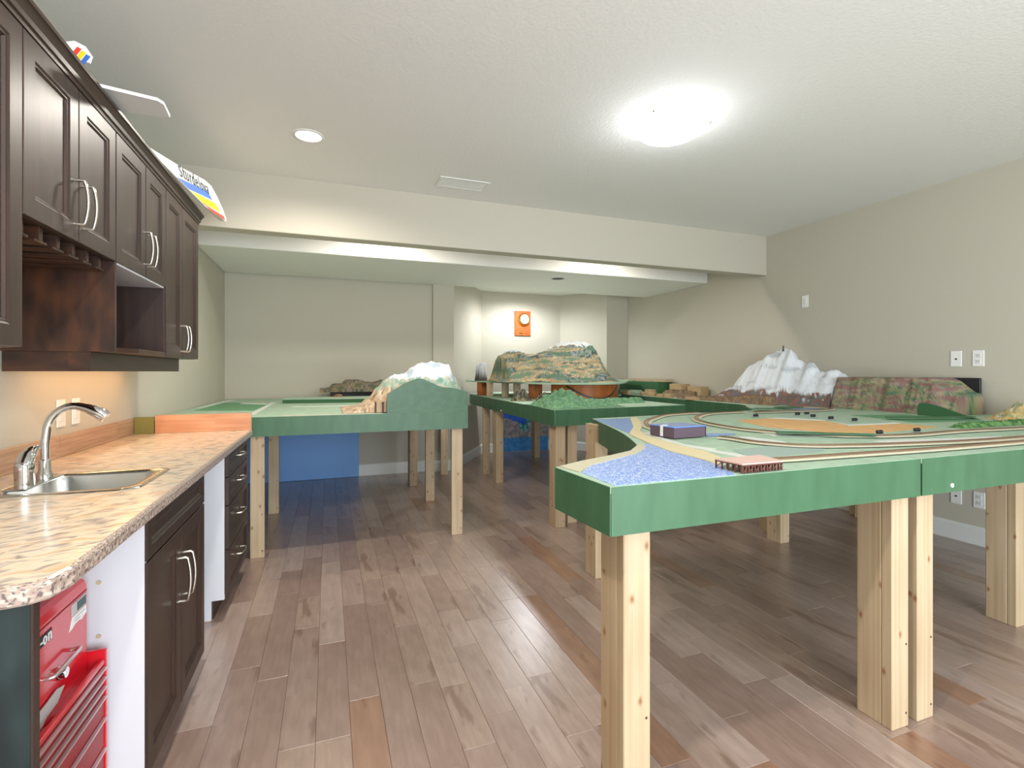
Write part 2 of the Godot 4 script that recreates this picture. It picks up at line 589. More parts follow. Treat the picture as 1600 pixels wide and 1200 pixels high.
# ------------------------------------------------------------------ light
func pot_light(x: float, h: float, d: float, energy: float, tint: Color, label: String, lit := true) -> void:
	var t := thing("recessed_ceiling_light", label, "ceiling light", V(x, h, d))
	var b := B.new(t.position)
	b.lathe(x, d, [Vector2(0.076, h - 0.001), Vector2(0.079, h - 0.007), Vector2(0.092, h - 0.006), Vector2(0.095, h)], 32)
	part(t, "trim_ring", b, M.white_trim)
	b = B.new(t.position)
	b.lathe(x, d, [Vector2(0.0, h - 0.003), Vector2(0.077, h - 0.003)], 24)
	part(t, "lamp_lens", b, M.lamp_glow if lit else M.slot)
	if lit:
		var l := SpotLight3D.new()
		l.name = "lamp_beam"
		t.add_child(l)
		l.position = Vector3(0, -0.012, 0)
		l.rotation_degrees = Vector3(-90, 0, 0)
		l.spot_angle = 84.0
		l.spot_angle_attenuation = 0.6
		l.spot_range = 14.0
		l.light_size = 0.06
		l.light_energy = energy
		l.light_color = tint
		l.shadow_enabled = true

func dome_light(x: float, d: float, energy: float, label: String) -> void:
	var t := thing("flush_dome_light", label, "ceiling light", V(x, CEIL, d))
	var b := B.new(t.position)
	b.lathe(x, d, [Vector2(0.0, CEIL - 0.03), Vector2(0.19, CEIL - 0.03), Vector2(0.20, CEIL - 0.022), Vector2(0.205, CEIL)], 40)
	part(t, "base_plate", b, M.white_trim)
	b = B.new(t.position)
	var prof := []
	for k in 13:
		var a := PI / 2 * k / 12.0
		prof.append(Vector2(0.212 * sin(a), CEIL - 0.034 - 0.088 * cos(a)))
	prof.append(Vector2(0.224, CEIL - 0.026))
	b.lathe(x, d, prof, 48)
	part(t, "glass_bowl", b, M.lamp_glow)
	for k in 3:
		var a := TAU * k / 3.0 + 0.55
		var c := V(x, CEIL, d) + Vector3(cos(a), 0, sin(a)) * 0.22
		b = B.new(t.position)
		b.tube([c + Vector3(0, -0.002, 0), c + Vector3(0, -0.03, 0)], 0.004, 8)
		b.lathe(c.x, -c.z, [Vector2(0, c.y - 0.046), Vector2(0.008, c.y - 0.043), Vector2(0.01, c.y - 0.036), Vector2(0.006, c.y - 0.03), Vector2(0, c.y - 0.029)], 12)
		part(t, "clip", b, M.nickel)
	var l := OmniLight3D.new()
	l.name = "lamp_bulb"
	t.add_child(l)
	l.position = Vector3(0, -0.108, 0)
	l.light_size = 0.1
	l.omni_range = 14.0
	l.light_energy = energy
	l.light_color = Color(0.95, 0.97, 1.0)
	l.shadow_enabled = true

# ------------------------------------------------------------------ room
func make_room() -> void:
	var b: B
	# walls with thickness; the room closes behind the camera too
	b = B.new(); b.box(XL - 0.15, XL, -0.1, CEIL + 0.1, -2.5, 6.6); struct("wall_left", b, M.wall_paint, "beige wall behind the sink counter and dark cabinets")
	b = B.new(); b.box(XR, XR + 0.15, -0.1, CEIL + 0.1, -2.5, 7.05); struct("wall_right", b, M.wall_paint, "long beige wall with white outlet plates")
	b = B.new()
	b.box(XL - 0.15, -0.1, -0.1, CEIL + 0.1, -2.65, -2.5)
	b.box(3.1, XR + 0.15, -0.1, CEIL + 0.1, -2.65, -2.5)
	b.box(-0.1, 3.1, 2.21, CEIL + 0.1, -2.65, -2.5)
	b.box(-0.1, 3.1, -0.1, 0.1, -2.65, -2.5)
	struct("wall_front", b, M.wall_paint, "beige wall behind the viewer")
	b = B.new(); b.box(-0.098, 3.098, 0.102, 2.208, -2.60, -2.592); struct("window_1", b, M.pane_glass, "wide glazed patio door behind the viewer")
	b = B.new(); b.box(XL - 0.15, 1.27, -0.1, CEIL + 0.1, 6.44, 6.6); struct("wall_back", b, M.wall_paint, "beige wall behind the corner layout table")
	b = B.new(); b.prism(poly([1.27, 6.39, 1.545, 6.39, 1.545, 6.42, 1.5, 6.6, 1.27, 6.6]), -0.1, CEIL + 0.1); struct("wall_pier", b, M.wall_paint, "narrow beige pier beside the bay")
	b = B.new(); b.prism(poly([1.5, 6.41, 1.545, 6.41, 2.29, 7.6, 2.29, 7.75, 2.2, 7.75]), -0.1, CEIL + 0.1); struct("wall_bay_left", b, M.wall_paint, "pale slanted wall of the bay beside the pier")
	b = B.new(); b.box(2.2, 3.75, -0.1, CEIL + 0.1, 7.6, 7.75); struct("wall_bay_back", b, M.wall_paint, "pale wall of the bay with the wooden clock")
	b = B.new(); b.prism(poly([3.67, 7.6, 4.15, 6.9, 4.3, 6.95, 3.8, 7.75, 3.67, 7.75]), -0.1, CEIL + 0.1); struct("wall_bay_right", b, M.wall_paint, "pale slanted wall of the bay right of the clock")
	b = B.new(); b.box(4.15, XR + 0.15, -0.1, CEIL + 0.1, 6.9, 7.05); struct("wall_return", b, M.wall_paint, "dim narrow wall between bay and long wall")
	# ceilings, beam and soffit
	b = B.new(); b.box(XL - 0.15, XR + 0.15, CEIL, CEIL + 0.12, -2.65, 5.2); struct("ceiling", b, M.ceiling_paint, "white textured ceiling with dome lamp")
	b = B.new(); b.box(XL, XR, 2.351, CEIL + 0.01, 4.176, 4.314, 0.004); struct("ceiling_beam", b, M.wall_paint, "beige dropped beam across the room")
	b = B.new(); b.box(XL, XR, 2.4155, CEIL + 0.02, 5.089, 6.40, 0.006); struct("ceiling_soffit", b, M.white_paint, "lower white ceiling beyond the beam")
	b = B.new(); b.box(XL - 0.1, XR + 0.1, 2.57, 2.7, 6.40, 7.75); struct("ceiling_bay", b, M.ceiling_paint, "white ceiling of the bay")
	# baseboards
	var base := [[0.0, 0.0], [0.016, 0.0], [0.016, 0.115], [0.011, 0.128], [0.006, 0.137], [0.0, 0.137]]
	var prof := []
	for q in base: prof.append(Vector2(-q[0], q[1]))
	b = B.new(); b.sweep([V(XR, 0, -2.5), V(XR, 0, 6.9)], prof); struct("baseboard_right", b, M.white_trim, "white baseboard along the long beige wall")
	b = B.new(); b.sweep([V(XL, 0, 6.44), V(1.27, 0, 6.44)], [Vector2(0, 0), Vector2(0.016, 0), Vector2(0.016, 0.115), Vector2(0.006, 0.137), Vector2(0, 0.137)]); struct("baseboard_back", b, M.white_trim, "white baseboard behind the blue board")
	b = B.new(); b.sweep([V(1.27, 0, 6.39), V(1.545, 0, 6.39), V(2.29, 0, 7.6), V(3.67, 0, 7.6), V(4.15, 0, 6.9)], [Vector2(0, 0), Vector2(0.016, 0), Vector2(0.016, 0.115), Vector2(0.006, 0.137), Vector2(0, 0.137)]); struct("baseboard_bay", b, M.white_trim, "white baseboard around the bay")
	make_floor()

func make_floor() -> void:
	var g1 := noise(61, 0.01, 4)
	var g2 := noise(62, 0.03, 3)
	var grain := tex(512, 256, func(x, y):
		var s: float = g1.get_noise_2d(x * 0.6, y * 7.0) * 0.45 + g2.get_noise_2d(x * 0.35, y * 1.0) * 0.55
		var k := clampf(0.5 + s, 0, 1)
		var c := Color(0.88, 0.865, 0.85).lerp(Color(1, 1, 1), k)
		var m: float = g1.get_noise_2d(x * 0.5 + 400, y * 1.6)
		return c.lerp(Color(0.80, 0.76, 0.74), smoothstep(0.30, 0.55, m)))
	var tones := [[168, 145, 134], [175, 152, 141], [162, 138, 127], [180, 158, 148], [156, 131, 120], [170, 146, 133], [158, 122, 101]]
	var mats := []
	for k in tones.size():
		var m := textured("maple_plank_%d" % k, grain, 0.30, Vector3(0.9, 2.0, 1))
		m.albedo_color = Color(tones[k][0] / 255.0, tones[k][1] / 255.0, tones[k][2] / 255.0)
		m.uv1_offset = Vector3(0.137 * k, 0.31 * k, 0)
		m.metallic_specular = 0.6
		m.clearcoat_enabled = true
		m.clearcoat = 0.5
		m.clearcoat_roughness = 0.3
		mats.append(m)
	var f := Node3D.new()
	f.name = "floor"
	add_child(f)
	f.set_meta("kind", "structure")
	f.set_meta("label", "brown maple plank floor of the train room")
	f.set_meta("category", "floor")
	var b := B.new()
	b.box(XL, XR, -0.12, -0.0125, -2.5, 7.7)
	mat("subfloor_wood", 176, 152, 134, 0.4)
	part(f, "subfloor", b, M.subfloor_wood)
	var lens := [0.36, 0.5, 0.66, 0.85, 1.05, 1.3]
	var meshes := []
	var wdt := 0.118
	for L in lens:
		var pb := B.new()
		pb.box(0.0003, wdt - 0.0003, -0.012, 0.0, 0.0003, L - 0.0003, 0.0012)
		meshes.append(pb.mesh())
	rng.seed = 77
	var all := []
	var cy := cos(deg_to_rad(YAW))
	var sy := sin(deg_to_rad(YAW))
	var rows := int(ceil((XR - XL) / wdt))
	for r in rows:
		var x := XL + r * wdt
		var d := -2.5 - rng.randf() * 0.9
		while d < 7.65:
			var k := rng.randi() % lens.size()
			var L: float = lens[k]
			var t := rng.randi() % 6
			if rng.randf() < 0.05: t = 6
			if d + L > -2.5:
				var xc := x + wdt / 2
				var dc := d + L / 2
				var z := dc * cy + xc * sy
				var px := -1.0
				var py := -1.0
				var area := 0.0
				if z > 0.3:
					px = 800.0 + FOCAL * (-dc * sy + xc * cy) / z
					py = HORIZON + FOCAL * EYE / z
					area = L / pow(z, 3.0)
					if px < 180 or px > 1640 or py > 1230: area *= 0.001
					# planks wholly under the cabinets
					if xc < -0.55: area *= 0.001
				all.append([area, x, d, k, t])
			d += L
	all.sort_custom(func(a, c): return a[0] > c[0])
	var rest := B.new()
	for n in all.size():
		var q: Array = all[n]
		if n < 300:
			var mi := MeshInstance3D.new()
			mi.name = numbered("plank", f)
			mi.mesh = meshes[q[3]]
			mi.material_override = mats[q[4]]
			f.add_child(mi)
			mi.position = V(q[1], 0, q[2])
		else:
			rest.uo = Vector2(rng.randf(), rng.randf())
			var tn: Array = tones[q[4]]
			rest.col = lin(tn[0], tn[1], tn[2])
			rest.box(q[1] + 0.0003, q[1] + wdt - 0.0003, -0.012, 0.0, q[2] + 0.0003, minf(q[2] + lens[q[3]], 7.7) - 0.0003, 0.0012)
	var rm := textured("maple_planks_far", grain, 0.30, Vector3(0.9, 2.0, 1))
	rm.vertex_color_use_as_albedo = true
	rm.metallic_specular = 0.6
	rm.clearcoat_enabled = true
	rm.clearcoat = 0.5
	rm.clearcoat_roughness = 0.3
	var far := part(f, "far_planks", rest, rm)
	far.set_meta("kind", "stuff")

# ------------------------------------------------------------------ cabinets
func door_mesh(xf: float, d0: float, d1: float, h0: float, h1: float, o: Vector3, rail := 0.055) -> B:
	var b := B.new(o)
	b.flat()
	var th := 0.02
	var lv := [[0.0, -0.0015], [0.0015, 0.0], [rail, 0.0], [rail + 0.006, -0.004], [rail + 0.010, -0.004], [rail + 0.016, -0.010]]
	var loop := func(inset: float, dx: float) -> Array:
		return [V(xf + dx, h0 + inset, d0 + inset), V(xf + dx, h0 + inset, d1 - inset), V(xf + dx, h1 - inset, d1 - inset), V(xf + dx, h1 - inset, d0 + inset)]
	var prev: Array = loop.call(0.0, -th)
	var cen := V(xf - 0.1, (h0 + h1) / 2, (d0 + d1) / 2)
	var uvf := func(p: Vector3) -> Vector2: return Vector2(p.y, p.z)
	for q in lv:
		var cur: Array = loop.call(q[0], q[1])
		for j in 4:
			var i := (j + 1) % 4
			var a: Vector3 = prev[j]
			var m: Vector3 = (a + cur[i]) / 2
			var hint := (m - cen) if q[0] < 0.01 else Vector3.RIGHT
			b.quad(a, prev[i], cur[i], cur[j], hint, [a, prev[i], cur[i], cur[j]].map(uvf))
		prev = cur
	b.quad(prev[0], prev[1], prev[2], prev[3], Vector3.RIGHT, prev.map(uvf))
	var bk: Array = loop.call(0.0, -th)
	b.quad(bk[0], bk[1], bk[2], bk[3], Vector3.LEFT, bk.map(uvf))
	return b

func handle_mesh(at: Vector3, dir: Vector3, length: float, o: Vector3) -> B:
	var b := B.new(o)
	var pts := []
	var hl := length / 2
	pts.append(at - dir * hl)
	pts.append(at - dir * hl + Vector3(0.022, 0, 0))
	for k in range(0, 11):
		var s := -1.0 + 0.2 * k
		pts.append(at + dir * hl * s * 0.97 + Vector3(0.027 + 0.009 * (1.0 - s * s), 0, 0))
	pts.append(at + dir * hl + Vector3(0.022, 0, 0))
	pts.append(at + dir * hl)
	b.tube(pts, 0.0048, 8)
	return b

func cabinet_doors(t: Node3D, xf: float, doors: Array, h0: float, h1: float, hy: float) -> void:
	for k in doors.size():
		var dn := part(t, "door", door_mesh(xf, doors[k][0], doors[k][1], h0, h1, t.position), M.espresso)
		var hd: float = doors[k][1] - 0.028 if k % 2 == 0 else doors[k][0] + 0.028
		part(dn, "handle", handle_mesh(V(xf, hy, hd), Vector3.UP, 0.14, t.position), M.nickel, "brushed nickel arched handle")

func make_upper_cabinets() -> void:
	var xf := -0.76
	var xb := XL + 0.002
	var xc := xf - 0.021
	var h1 := 2.205
	var b: B
	# nearest tall unit
	var t := thing("wall_cabinet", "dark wall cabinet nearest the viewer, cut by the picture edge", "cabinet", V(-0.93, 1.351, 1.37), "dark wall cabinets over the counter")
	b = B.new(t.position); b.box(xb, xc, 1.351, h1, 1.05, 1.688, 0.001); part(t, "body", b, M.espresso)
	cabinet_doors(t, xf, [[1.053, 1.366], [1.372, 1.686]], 1.353, h1 - 0.003, 1.47)
	# short unit with the stemware rack
	t = thing("wall_cabinet", "short dark wall cabinet with wooden stemware rack underneath", "cabinet", V(-0.93, 1.70, 2.0), "dark wall cabinets over the counter")
	b = B.new(t.position); b.box(xb, xc, 1.712, h1, 1.69, 2.304, 0.001); part(t, "body", b, M.espresso)
	cabinet_doors(t, xf, [[1.692, 2.002], [2.008, 2.302]], 1.708, h1 - 0.003, 1.83)
	for k in 6:
		var d := 1.75 + 0.1 * k
		b = B.new(t.position)
		b.box(xb + 0.01, xc - 0.01, 1.664, 1.672, d - 0.034, d + 0.034, 0.001)
		b.box(xb + 0.01, xc - 0.01, 1.672, 1.712, d - 0.010, d + 0.010, 0.001)
		part(t, "rack_slat", b, M.veneer)
	# unit with the open niche
	t = thing("wall_cabinet", "dark wall cabinet with two doors above an open microwave niche", "cabinet", V(-0.93, 1.36, 2.61), "dark wall cabinets over the counter")
	b = B.new(t.position); b.box(xb, xc, 1.708, h1, 2.308, 2.926, 0.001); part(t, "body", b, M.espresso)
	b = B.new(t.position); b.box(xb, xf - 0.004, 1.363, 1.708, 2.306, 2.324, 0.001); part(t, "side_panel", b, M.veneer, "warm brown veneer side panel")
	b = B.new(t.position); b.box(xb, xf - 0.004, 1.363, 1.708, 2.908, 2.926, 0.001); part(t, "side_panel", b, M.espresso)
	b = B.new(t.position); b.box(xb, xb + 0.012, 1.363, 1.708, 2.324, 2.908); part(t, "back_panel", b, M.espresso)
	b = B.new(t.position); b.box(xb + 0.012, xf - 0.004, 1.700, 1.7075, 2.325, 2.907); part(t, "ceiling_panel", b, M.white_board, "pale underside of the niche")
	b = B.new(t.position)
	b.prism(poly([xb + 0.012, 2.325, xf - 0.03, 2.325, xf + 0.03, 2.45, xf + 0.03, 2.80, xf - 0.004, 2.907, xb + 0.012, 2.907]), 1.363, 1.381)
	part(t, "shelf", b, M.veneer, "reddish brown shelf with clipped front corners")
	cabinet_doors(t, xf, [[2.310, 2.634], [2.640, 2.924]], 1.708, h1 - 0.003, 1.83)
	# tall end unit
	t = thing("wall_cabinet", "tall dark wall cabinet at the far end with low handles", "cabinet", V(-0.93, 1.363, 3.26), "dark wall cabinets over the counter")
	b = B.new(t.position); b.box(xb, xc, 1.363, h1, 2.928, 3.588, 0.001); part(t, "body", b, M.espresso)
	cabinet_doors(t, xf, [[2.930, 3.226], [3.232, 3.586]], 1.365, h1 - 0.003, 1.47)
	# crown
	t = thing("crown_moulding", "dark crown moulding running along the tops of the wall cabinets", "moulding", V(-0.85, h1, 2.3))
	b = B.new(t.position)
	b.sweep([V(xf, h1, 1.03), V(xf, h1, 3.60)], [Vector2(-0.15, 0.0), Vector2(0.002, 0.0), Vector2(0.004, 0.012), Vector2(0.010, 0.014), Vector2(0.012, 0.028), Vector2(0.024, 0.046), Vector2(0.030, 0.048), Vector2(0.030, 0.060), Vector2(-0.15, 0.060)])
	part(t, "front_moulding", b, M.espresso)
	b = B.new(t.position)
	b.box(xb, xf - 0.15, h1, h1 + 0.06, 3.55, 3.60, 0.002)
	b.box(xb, xf - 0.15, h1, h1 + 0.06, 1.03, 1.08, 0.002)
	part(t, "end_return", b, M.espresso)
	b = B.new(t.position); b.box(xb, xf - 0.15, h1, h1 + 0.012, 1.08, 3.55); part(t, "top_board", b, M.espresso)
	# light rail
	t = thing("light_rail", "dark light rail hanging below the niche and end cabinets", "rail", V(-0.9, 1.289, 2.9))
	b = B.new(t.position); b.box(xb + 0.002, -0.842, 1.289, 1.362, 2.312, 2.330, 0.001); part(t, "side_rail", b, M.veneer)
	b = B.new(t.position); b.box(-0.860, -0.842, 1.289, 1.362, 2.331, 3.50, 0.001); part(t, "front_rail", b, M.espresso)
	# under-cabinet strip lamp
	t = thing("under_cabinet_lamp", "warm strip lamp hidden behind the light rail", "lamp", V(-0.96, 1.362, 2.95))
	b = B.new(t.position); b.box(-0.995, -0.925, 1.345, 1.3625, 2.42, 3.46, 0.003); part(t, "housing", b, M.white_trim)
	b = B.new(t.position); b.box(-0.988, -0.932, 1.342, 1.345, 2.44, 3.44, 0.001); part(t, "lamp_lens", b, M.warm_lamp_glow)
	var l := AreaLight3D.new()
	l.name = "lamp_beam"
	t.add_child(l)
	l.position = Vector3(0, -0.024, 0)
	l.rotation_degrees = Vector3(-90, 0, 0)
	l.area_size = Vector2(0.05, 1.0)
	l.area_range = 6.0
	l.light_energy = 0.16
	l.light_color = Color(1.0, 0.76, 0.52)
	l.shadow_enabled = true

func make_base_cabinets() -> void:
	var xf := -0.487
	var xb := XL + 0.002
	var xc := xf - 0.021
	var b: B
	# sink base
	var t := thing("base_cabinet", "dark sink cabinet with two doors and white sides", "cabinet", V(-0.8, 0, 2.05), "dark base cabinets under the counter")
	b = B.new(t.position)
	b.slab_d(poly([xb, 0, xc - 0.06, 0, xc - 0.06, 0.10, xc + 0.014, 0.10, xc + 0.014, 0.874, xb, 0.874]), 1.702, 1.720)
	part(t, "side_panel", b, M.white_board, "white melamine side panel")
	b = B.new(t.position); b.slab_d(poly([xb, 0, xc - 0.06, 0, xc - 0.06, 0.10, xc + 0.014, 0.10, xc + 0.014, 0.874, xb, 0.874]), 2.386, 2.404); part(t, "side_panel", b, M.white_board)
	b = B.new(t.position); b.box(xb + 0.01, xc - 0.012, 0.10, 0.118, 1.72, 2.386); part(t, "bottom_panel", b, M.white_board)
	b = B.new(t.position); b.box(xc - 0.066, xc - 0.05, 0.0, 0.10, 1.72, 2.386); part(t, "toe_kick", b, M.espresso)
	b = B.new(t.position)
	b.box(xc - 0.018, xc - 0.001, 0.118, 0.874, 1.7205, 1.735)
	part(t, "face_frame", b, M.espresso)
	b = B.new(t.position)
	b.box(xc - 0.018, xc - 0.001, 0.118, 0.874, 2.371, 2.3855)
	part(t, "face_frame", b, M.espresso)
	part(t, "drawer_front", door_mesh(xf, 1.704, 2.402, 0.742, 0.870, t.position, 0.035), M.espresso)
	for k in 2:
		var dd: Array = [[1.704, 2.050], [2.056, 2.402]][k]
		var dn := part(t, "door", door_mesh(xf, dd[0], dd[1], 0.12, 0.736, t.position), M.espresso)
		part(dn, "handle", handle_mesh(V(xf, 0.565, dd[1] - 0.03 if k == 0 else dd[0] + 0.03), Vector3.UP, 0.15, t.position), M.nickel, "brushed nickel arched handle")
	for q in [[0.70, -0.60], [0.55, -0.60]]:
		b = B.new(t.position); b.tube([V(q[1], q[0], 1.7025), V(q[1], q[0], 1.699)], 0.006, 10); part(t, "shelf_peg_hole", b, M.pine)
	# drawer base
	t = thing("base_cabinet", "dark four drawer cabinet at the far end of the counter", "cabinet", V(-0.8, 0, 3.28), "dark base cabinets under the counter")
	b = B.new(t.position)
	b.slab_d(poly([xb, 0, xc - 0.06, 0, xc - 0.06, 0.10, xc + 0.0, 0.10, xc + 0.0, 0.874, xb, 0.874]), 2.952, 2.97)
	part(t, "side_panel", b, M.white_board, "white melamine side panel with toe notch")
	b = B.new(t.position); b.box(xb, xc, 0.10, 0.874, 2.971, 3.59, 0.001); part(t, "body", b, M.espresso)
	b = B.new(t.position); b.box(xc - 0.066, xc - 0.052, 0.0, 0.099, 2.971, 3.59); part(t, "toe_kick", b, M.espresso)
	for q in [[0.738, 0.868], [0.590, 0.733], [0.362, 0.585], [0.125, 0.357]]:
		var dn := part(t, "drawer", door_mesh(xf, 2.954, 3.588, q[0], q[1], t.position, 0.032), M.espresso)
		part(dn, "handle", handle_mesh(V(xf - 0.004, (q[0] + q[1]) / 2 + 0.01, 3.27), Vector3(0, 0, -1), 0.13, t.position), M.nickel, "brushed nickel bar handle")
	# dark end panel; its blue-green reflection is put into the colour
	t = thing("end_panel", "dark upright panel with painted-in blue-green reflection, holding up the near counter end", "panel", V(-0.8, 0, 1.15))
	b = B.new(t.position); b.box(xb, -0.503, 0.0, 0.874, 1.14, 1.162, 0.001); part(t, "panel_board", b, M.teal_sheen_and_stripe)
	b = B.new(t.position); b.box(-0.5028, -0.4985, 0.0, 0.874, 1.14, 1.162, 0.0005); part(t, "edge_strip", b, M.espresso)

func rrect(cx: float, cd: float, w: float, l: float, r: float, h: float, n := 5) -> Array:
	var out := []
	for q in [[1, 1, 0.0], [-1, 1, 0.5], [-1, -1, 1.0], [1, -1, 1.5]]:
		for k in n + 1:
			var a: float = PI * q[2] + PI / 2 * k / n
			out.append(V(cx + q[0] * (w / 2 - r) + cos(a) * r, h, cd + q[1] * (l / 2 - r) + sin(a) * r))
	return out

func make_counter() -> void:
	var b: B
	var xf := -0.462
	var t := thing("countertop", "cream and grey stone-look laminate countertop with sink cutout", "countertop", V(-0.8, 0.876, 2.35))
	var sx := -0.765
	var sd := 2.085
	var sw := 0.35
	var sl := 0.33
	b = B.new(t.position)
	var x0 := XL + 0.002
	b.prism(poly([x0, 1.117, -0.53, 1.117, -0.497, 1.125, -0.480, 1.14, xf - 0.006, 1.19, xf - 0.006, sd - sl / 2, x0, sd - sl / 2]), 0.876, 0.914)
	b.prism(poly([x0, sd + sl / 2, xf - 0.006, sd + sl / 2, xf - 0.006, 3.60, x0, 3.60]), 0.876, 0.914)
	b.prism(poly([x0, sd - sl / 2, sx - sw / 2, sd - sl / 2, sx - sw / 2, sd + sl / 2, x0, sd + sl / 2]), 0.876, 0.914)
	b.prism(poly([sx + sw / 2, sd - sl / 2, xf - 0.006, sd - sl / 2, xf - 0.006, sd + sl / 2, sx + sw / 2, sd + sl / 2]), 0.876, 0.914)
	part(t, "slab", b, M.laminate)
	b = B.new(t.position)
	var e := [Vector2(-0.002, -0.038), Vector2(0.004, -0.038), Vector2(0.008, -0.034), Vector2(0.008, -0.010), Vector2(0.005, -0.003), Vector2(-0.002, 0.0004)]
	b.sweep([V(x0, 0.914, 1.115), V(-0.53, 0.914, 1.115), V(-0.495, 0.914, 1.122), V(-0.478, 0.914, 1.138), V(xf - 0.004, 0.914, 1.19), V(xf - 0.006, 0.914, 1.5), V(xf - 0.006, 0.914, 3.60)], e)
	part(t, "front_edge", b, M.laminate_edge, "mottled grey brown front edge")
	# backsplash
	t = thing("backsplash", "low strip of tan backsplash tiles along the counter", "backsplash", V(-1.1, 0.914, 2.3))
	b = B.new(t.position); b.box(XL + 0.0005, XL + 0.005, 0.9145, 1.008, 1.12, 3.595); part(t, "grout_bed", b, M.grout)
	for q in [[1.12, 1.486], [1.49, 2.094], [2.098, 2.703], [2.707, 3.312], [3.316, 3.594]]:
		b = B.new(t.position); b.box(XL + 0.004, XL + 0.012, 0.915, 1.008, q[0], q[1], 0.001); part(t, "tile", b, M.tile)
	# board closing the far end of the counter
	t = thing("splash_board", "reddish wooden board standing across the far end of the counter", "board", V(-0.72, 0.914, 3.58))
	b = B.new(t.position); b.box(-0.985, -0.466, 0.9145, 1.022, 3.575, 3.592, 0.001); part(t, "board_face", b, M.splash_wood)
	b = B.new(t.position); b.box(-0.986, -0.4645, 1.0222, 1.0255, 3.574, 3.593, 0.001); part(t, "top_edge", b, M.pine, "pale raw top edge")
	b = B.new(t.position); b.box(-0.4655, -0.4625, 0.9145, 1.0222, 3.574, 3.593, 0.001); part(t, "end_edge", b, M.pine)
	b = B.new(V(-1.03, 0.914, 3.58)); b.box(-1.09, -0.99, 0.9145, 1.014, 3.576, 3.592, 0.001)
	single("olive_block", "olive green block between the tiles and the wooden board", "block", b, M.olive)
	# sink
	t = thing("bar_sink", "small square stainless steel sink set in the counter", "sink", V(sx, 0.914, sd))
	b = B.new(t.position)
	var c := V(sx, 1.2, sd)
	b.loft([rrect(sx, sd, sw + 0.05, sl + 0.05, 0.05, 0.9142), rrect(sx, sd, sw + 0.045, sl + 0.045, 0.05, 0.918), rrect(sx, sd, sw + 0.02, sl + 0.02, 0.05, 0.9185), rrect(sx, sd, sw - 0.02, sl - 0.02, 0.05, 0.9165), rrect(sx, sd, sw - 0.026, sl - 0.026, 0.05, 0.908), rrect(sx, sd, sw - 0.04, sl - 0.04, 0.055, 0.80), rrect(sx, sd, sw - 0.08, sl - 0.08, 0.06, 0.772), rrect(sx, sd, 0.08, 0.08, 0.035, 0.766)], c, true)
	part(t, "bowl", b, M.steel)
	b = B.new(t.position); b.lathe(sx, sd, [Vector2(0.0, 0.768), Vector2(0.03, 0.768), Vector2(0.042, 0.7685), Vector2(0.044, 0.767)], 24); part(t, "drain", b, M.chrome)
	# faucet
	t = thing("faucet", "chrome pull-out kitchen faucet arching over the sink", "faucet", V(-0.93, 0.9185, 2.08))
	var fx := -0.905
	b = B.new(t.position); b.box(fx - 0.03, fx + 0.03, 0.9188, 0.925, 1.96, 2.20, 0.003); part(t, "base_plate", b, M.chrome)
	b = B.new(t.position)
	b.lathe(fx, 2.14, [Vector2(0.024, 0.925), Vector2(0.023, 0.94), Vector2(0.018, 0.952), Vector2(0.0165, 0.985), Vector2(0.015, 0.99), Vector2(0, 0.99)], 20)
	part(t, "spout_base", b, M.chrome)
	b = B.new(t.position)
	var pts := [V(fx, 0.985, 2.14), V(fx, 1.04, 2.14), V(fx + 0.004, 1.075, 2.14)]
	for k in range(1, 9):
		var a := PI * 0.5 * k / 8.0 * 1.08
		pts.append(V(fx + 0.004 + 0.078 * (1 - cos(a)), 1.075 + 0.094 * sin(a), 2.14))
	b.tube(pts, 0.0125, 14)
	part(t, "spout", b, M.chrome)
	b = B.new(t.position)
	var tip: Vector3 = pts[-1]
	b.tube([tip + Vector3(-0.004, 0.001, 0), tip + Vector3(0.02, -0.006, 0), tip + Vector3(0.042, -0.016, 0), tip + Vector3(0.064, -0.029, 0), tip + Vector3(0.078, -0.042, 0)], 0.015, 14, [0.0135, 0.0155, 0.019, 0.0215, 0.0195])
	part(t, "spray_head", b, M.chrome)
	b = B.new(t.position)
	b.lathe(fx, 2.02, [Vector2(0.025, 0.925), Vector2(0.025, 0.955), Vector2(0.0265, 0.975), Vector2(0.0255, 0.995), Vector2(0.019, 1.010), Vector2(0, 1.016)], 24)
	part(t, "valve_body", b, M.chrome)
	b = B.new(t.position)
	b.tube([V(fx, 0.99, 2.008), V(fx, 1.014, 2.03), V(fx, 1.030, 2.06), V(fx, 1.038, 2.088)], 0.012, 12, [0.02, 0.022, 0.017, 0.010])
	part(t, "lever", b, M.chrome)

func text_on_x(parent: Node3D, called: String, words: String, size: float, at: Vector3, m: Material, roll := 0.0, italic := 0.0) -> void:
	var tm := TextMesh.new()
	tm.text = words
	var f := SystemFont.new()
	f.font_names = PackedStringArray(["Droid Sans"])
	f.font_weight = 700
	tm.font = f
	tm.font_size = 32
	tm.pixel_size = size / 32.0
	tm.depth = 0.0015
	tm.curve_step = 2.0
	var n := MeshInstance3D.new()
	n.name = numbered(called, parent)
	n.mesh = tm
	n.material_override = m
	parent.add_child(n)
	n.transform = Transform3D(Basis(Vector3.UP, PI / 2) * Basis(Vector3.BACK, roll) * Basis(Vector3(1, 0, 0), Vector3(italic, 1, 0), Vector3(0, 0, 1)), at - parent.position)

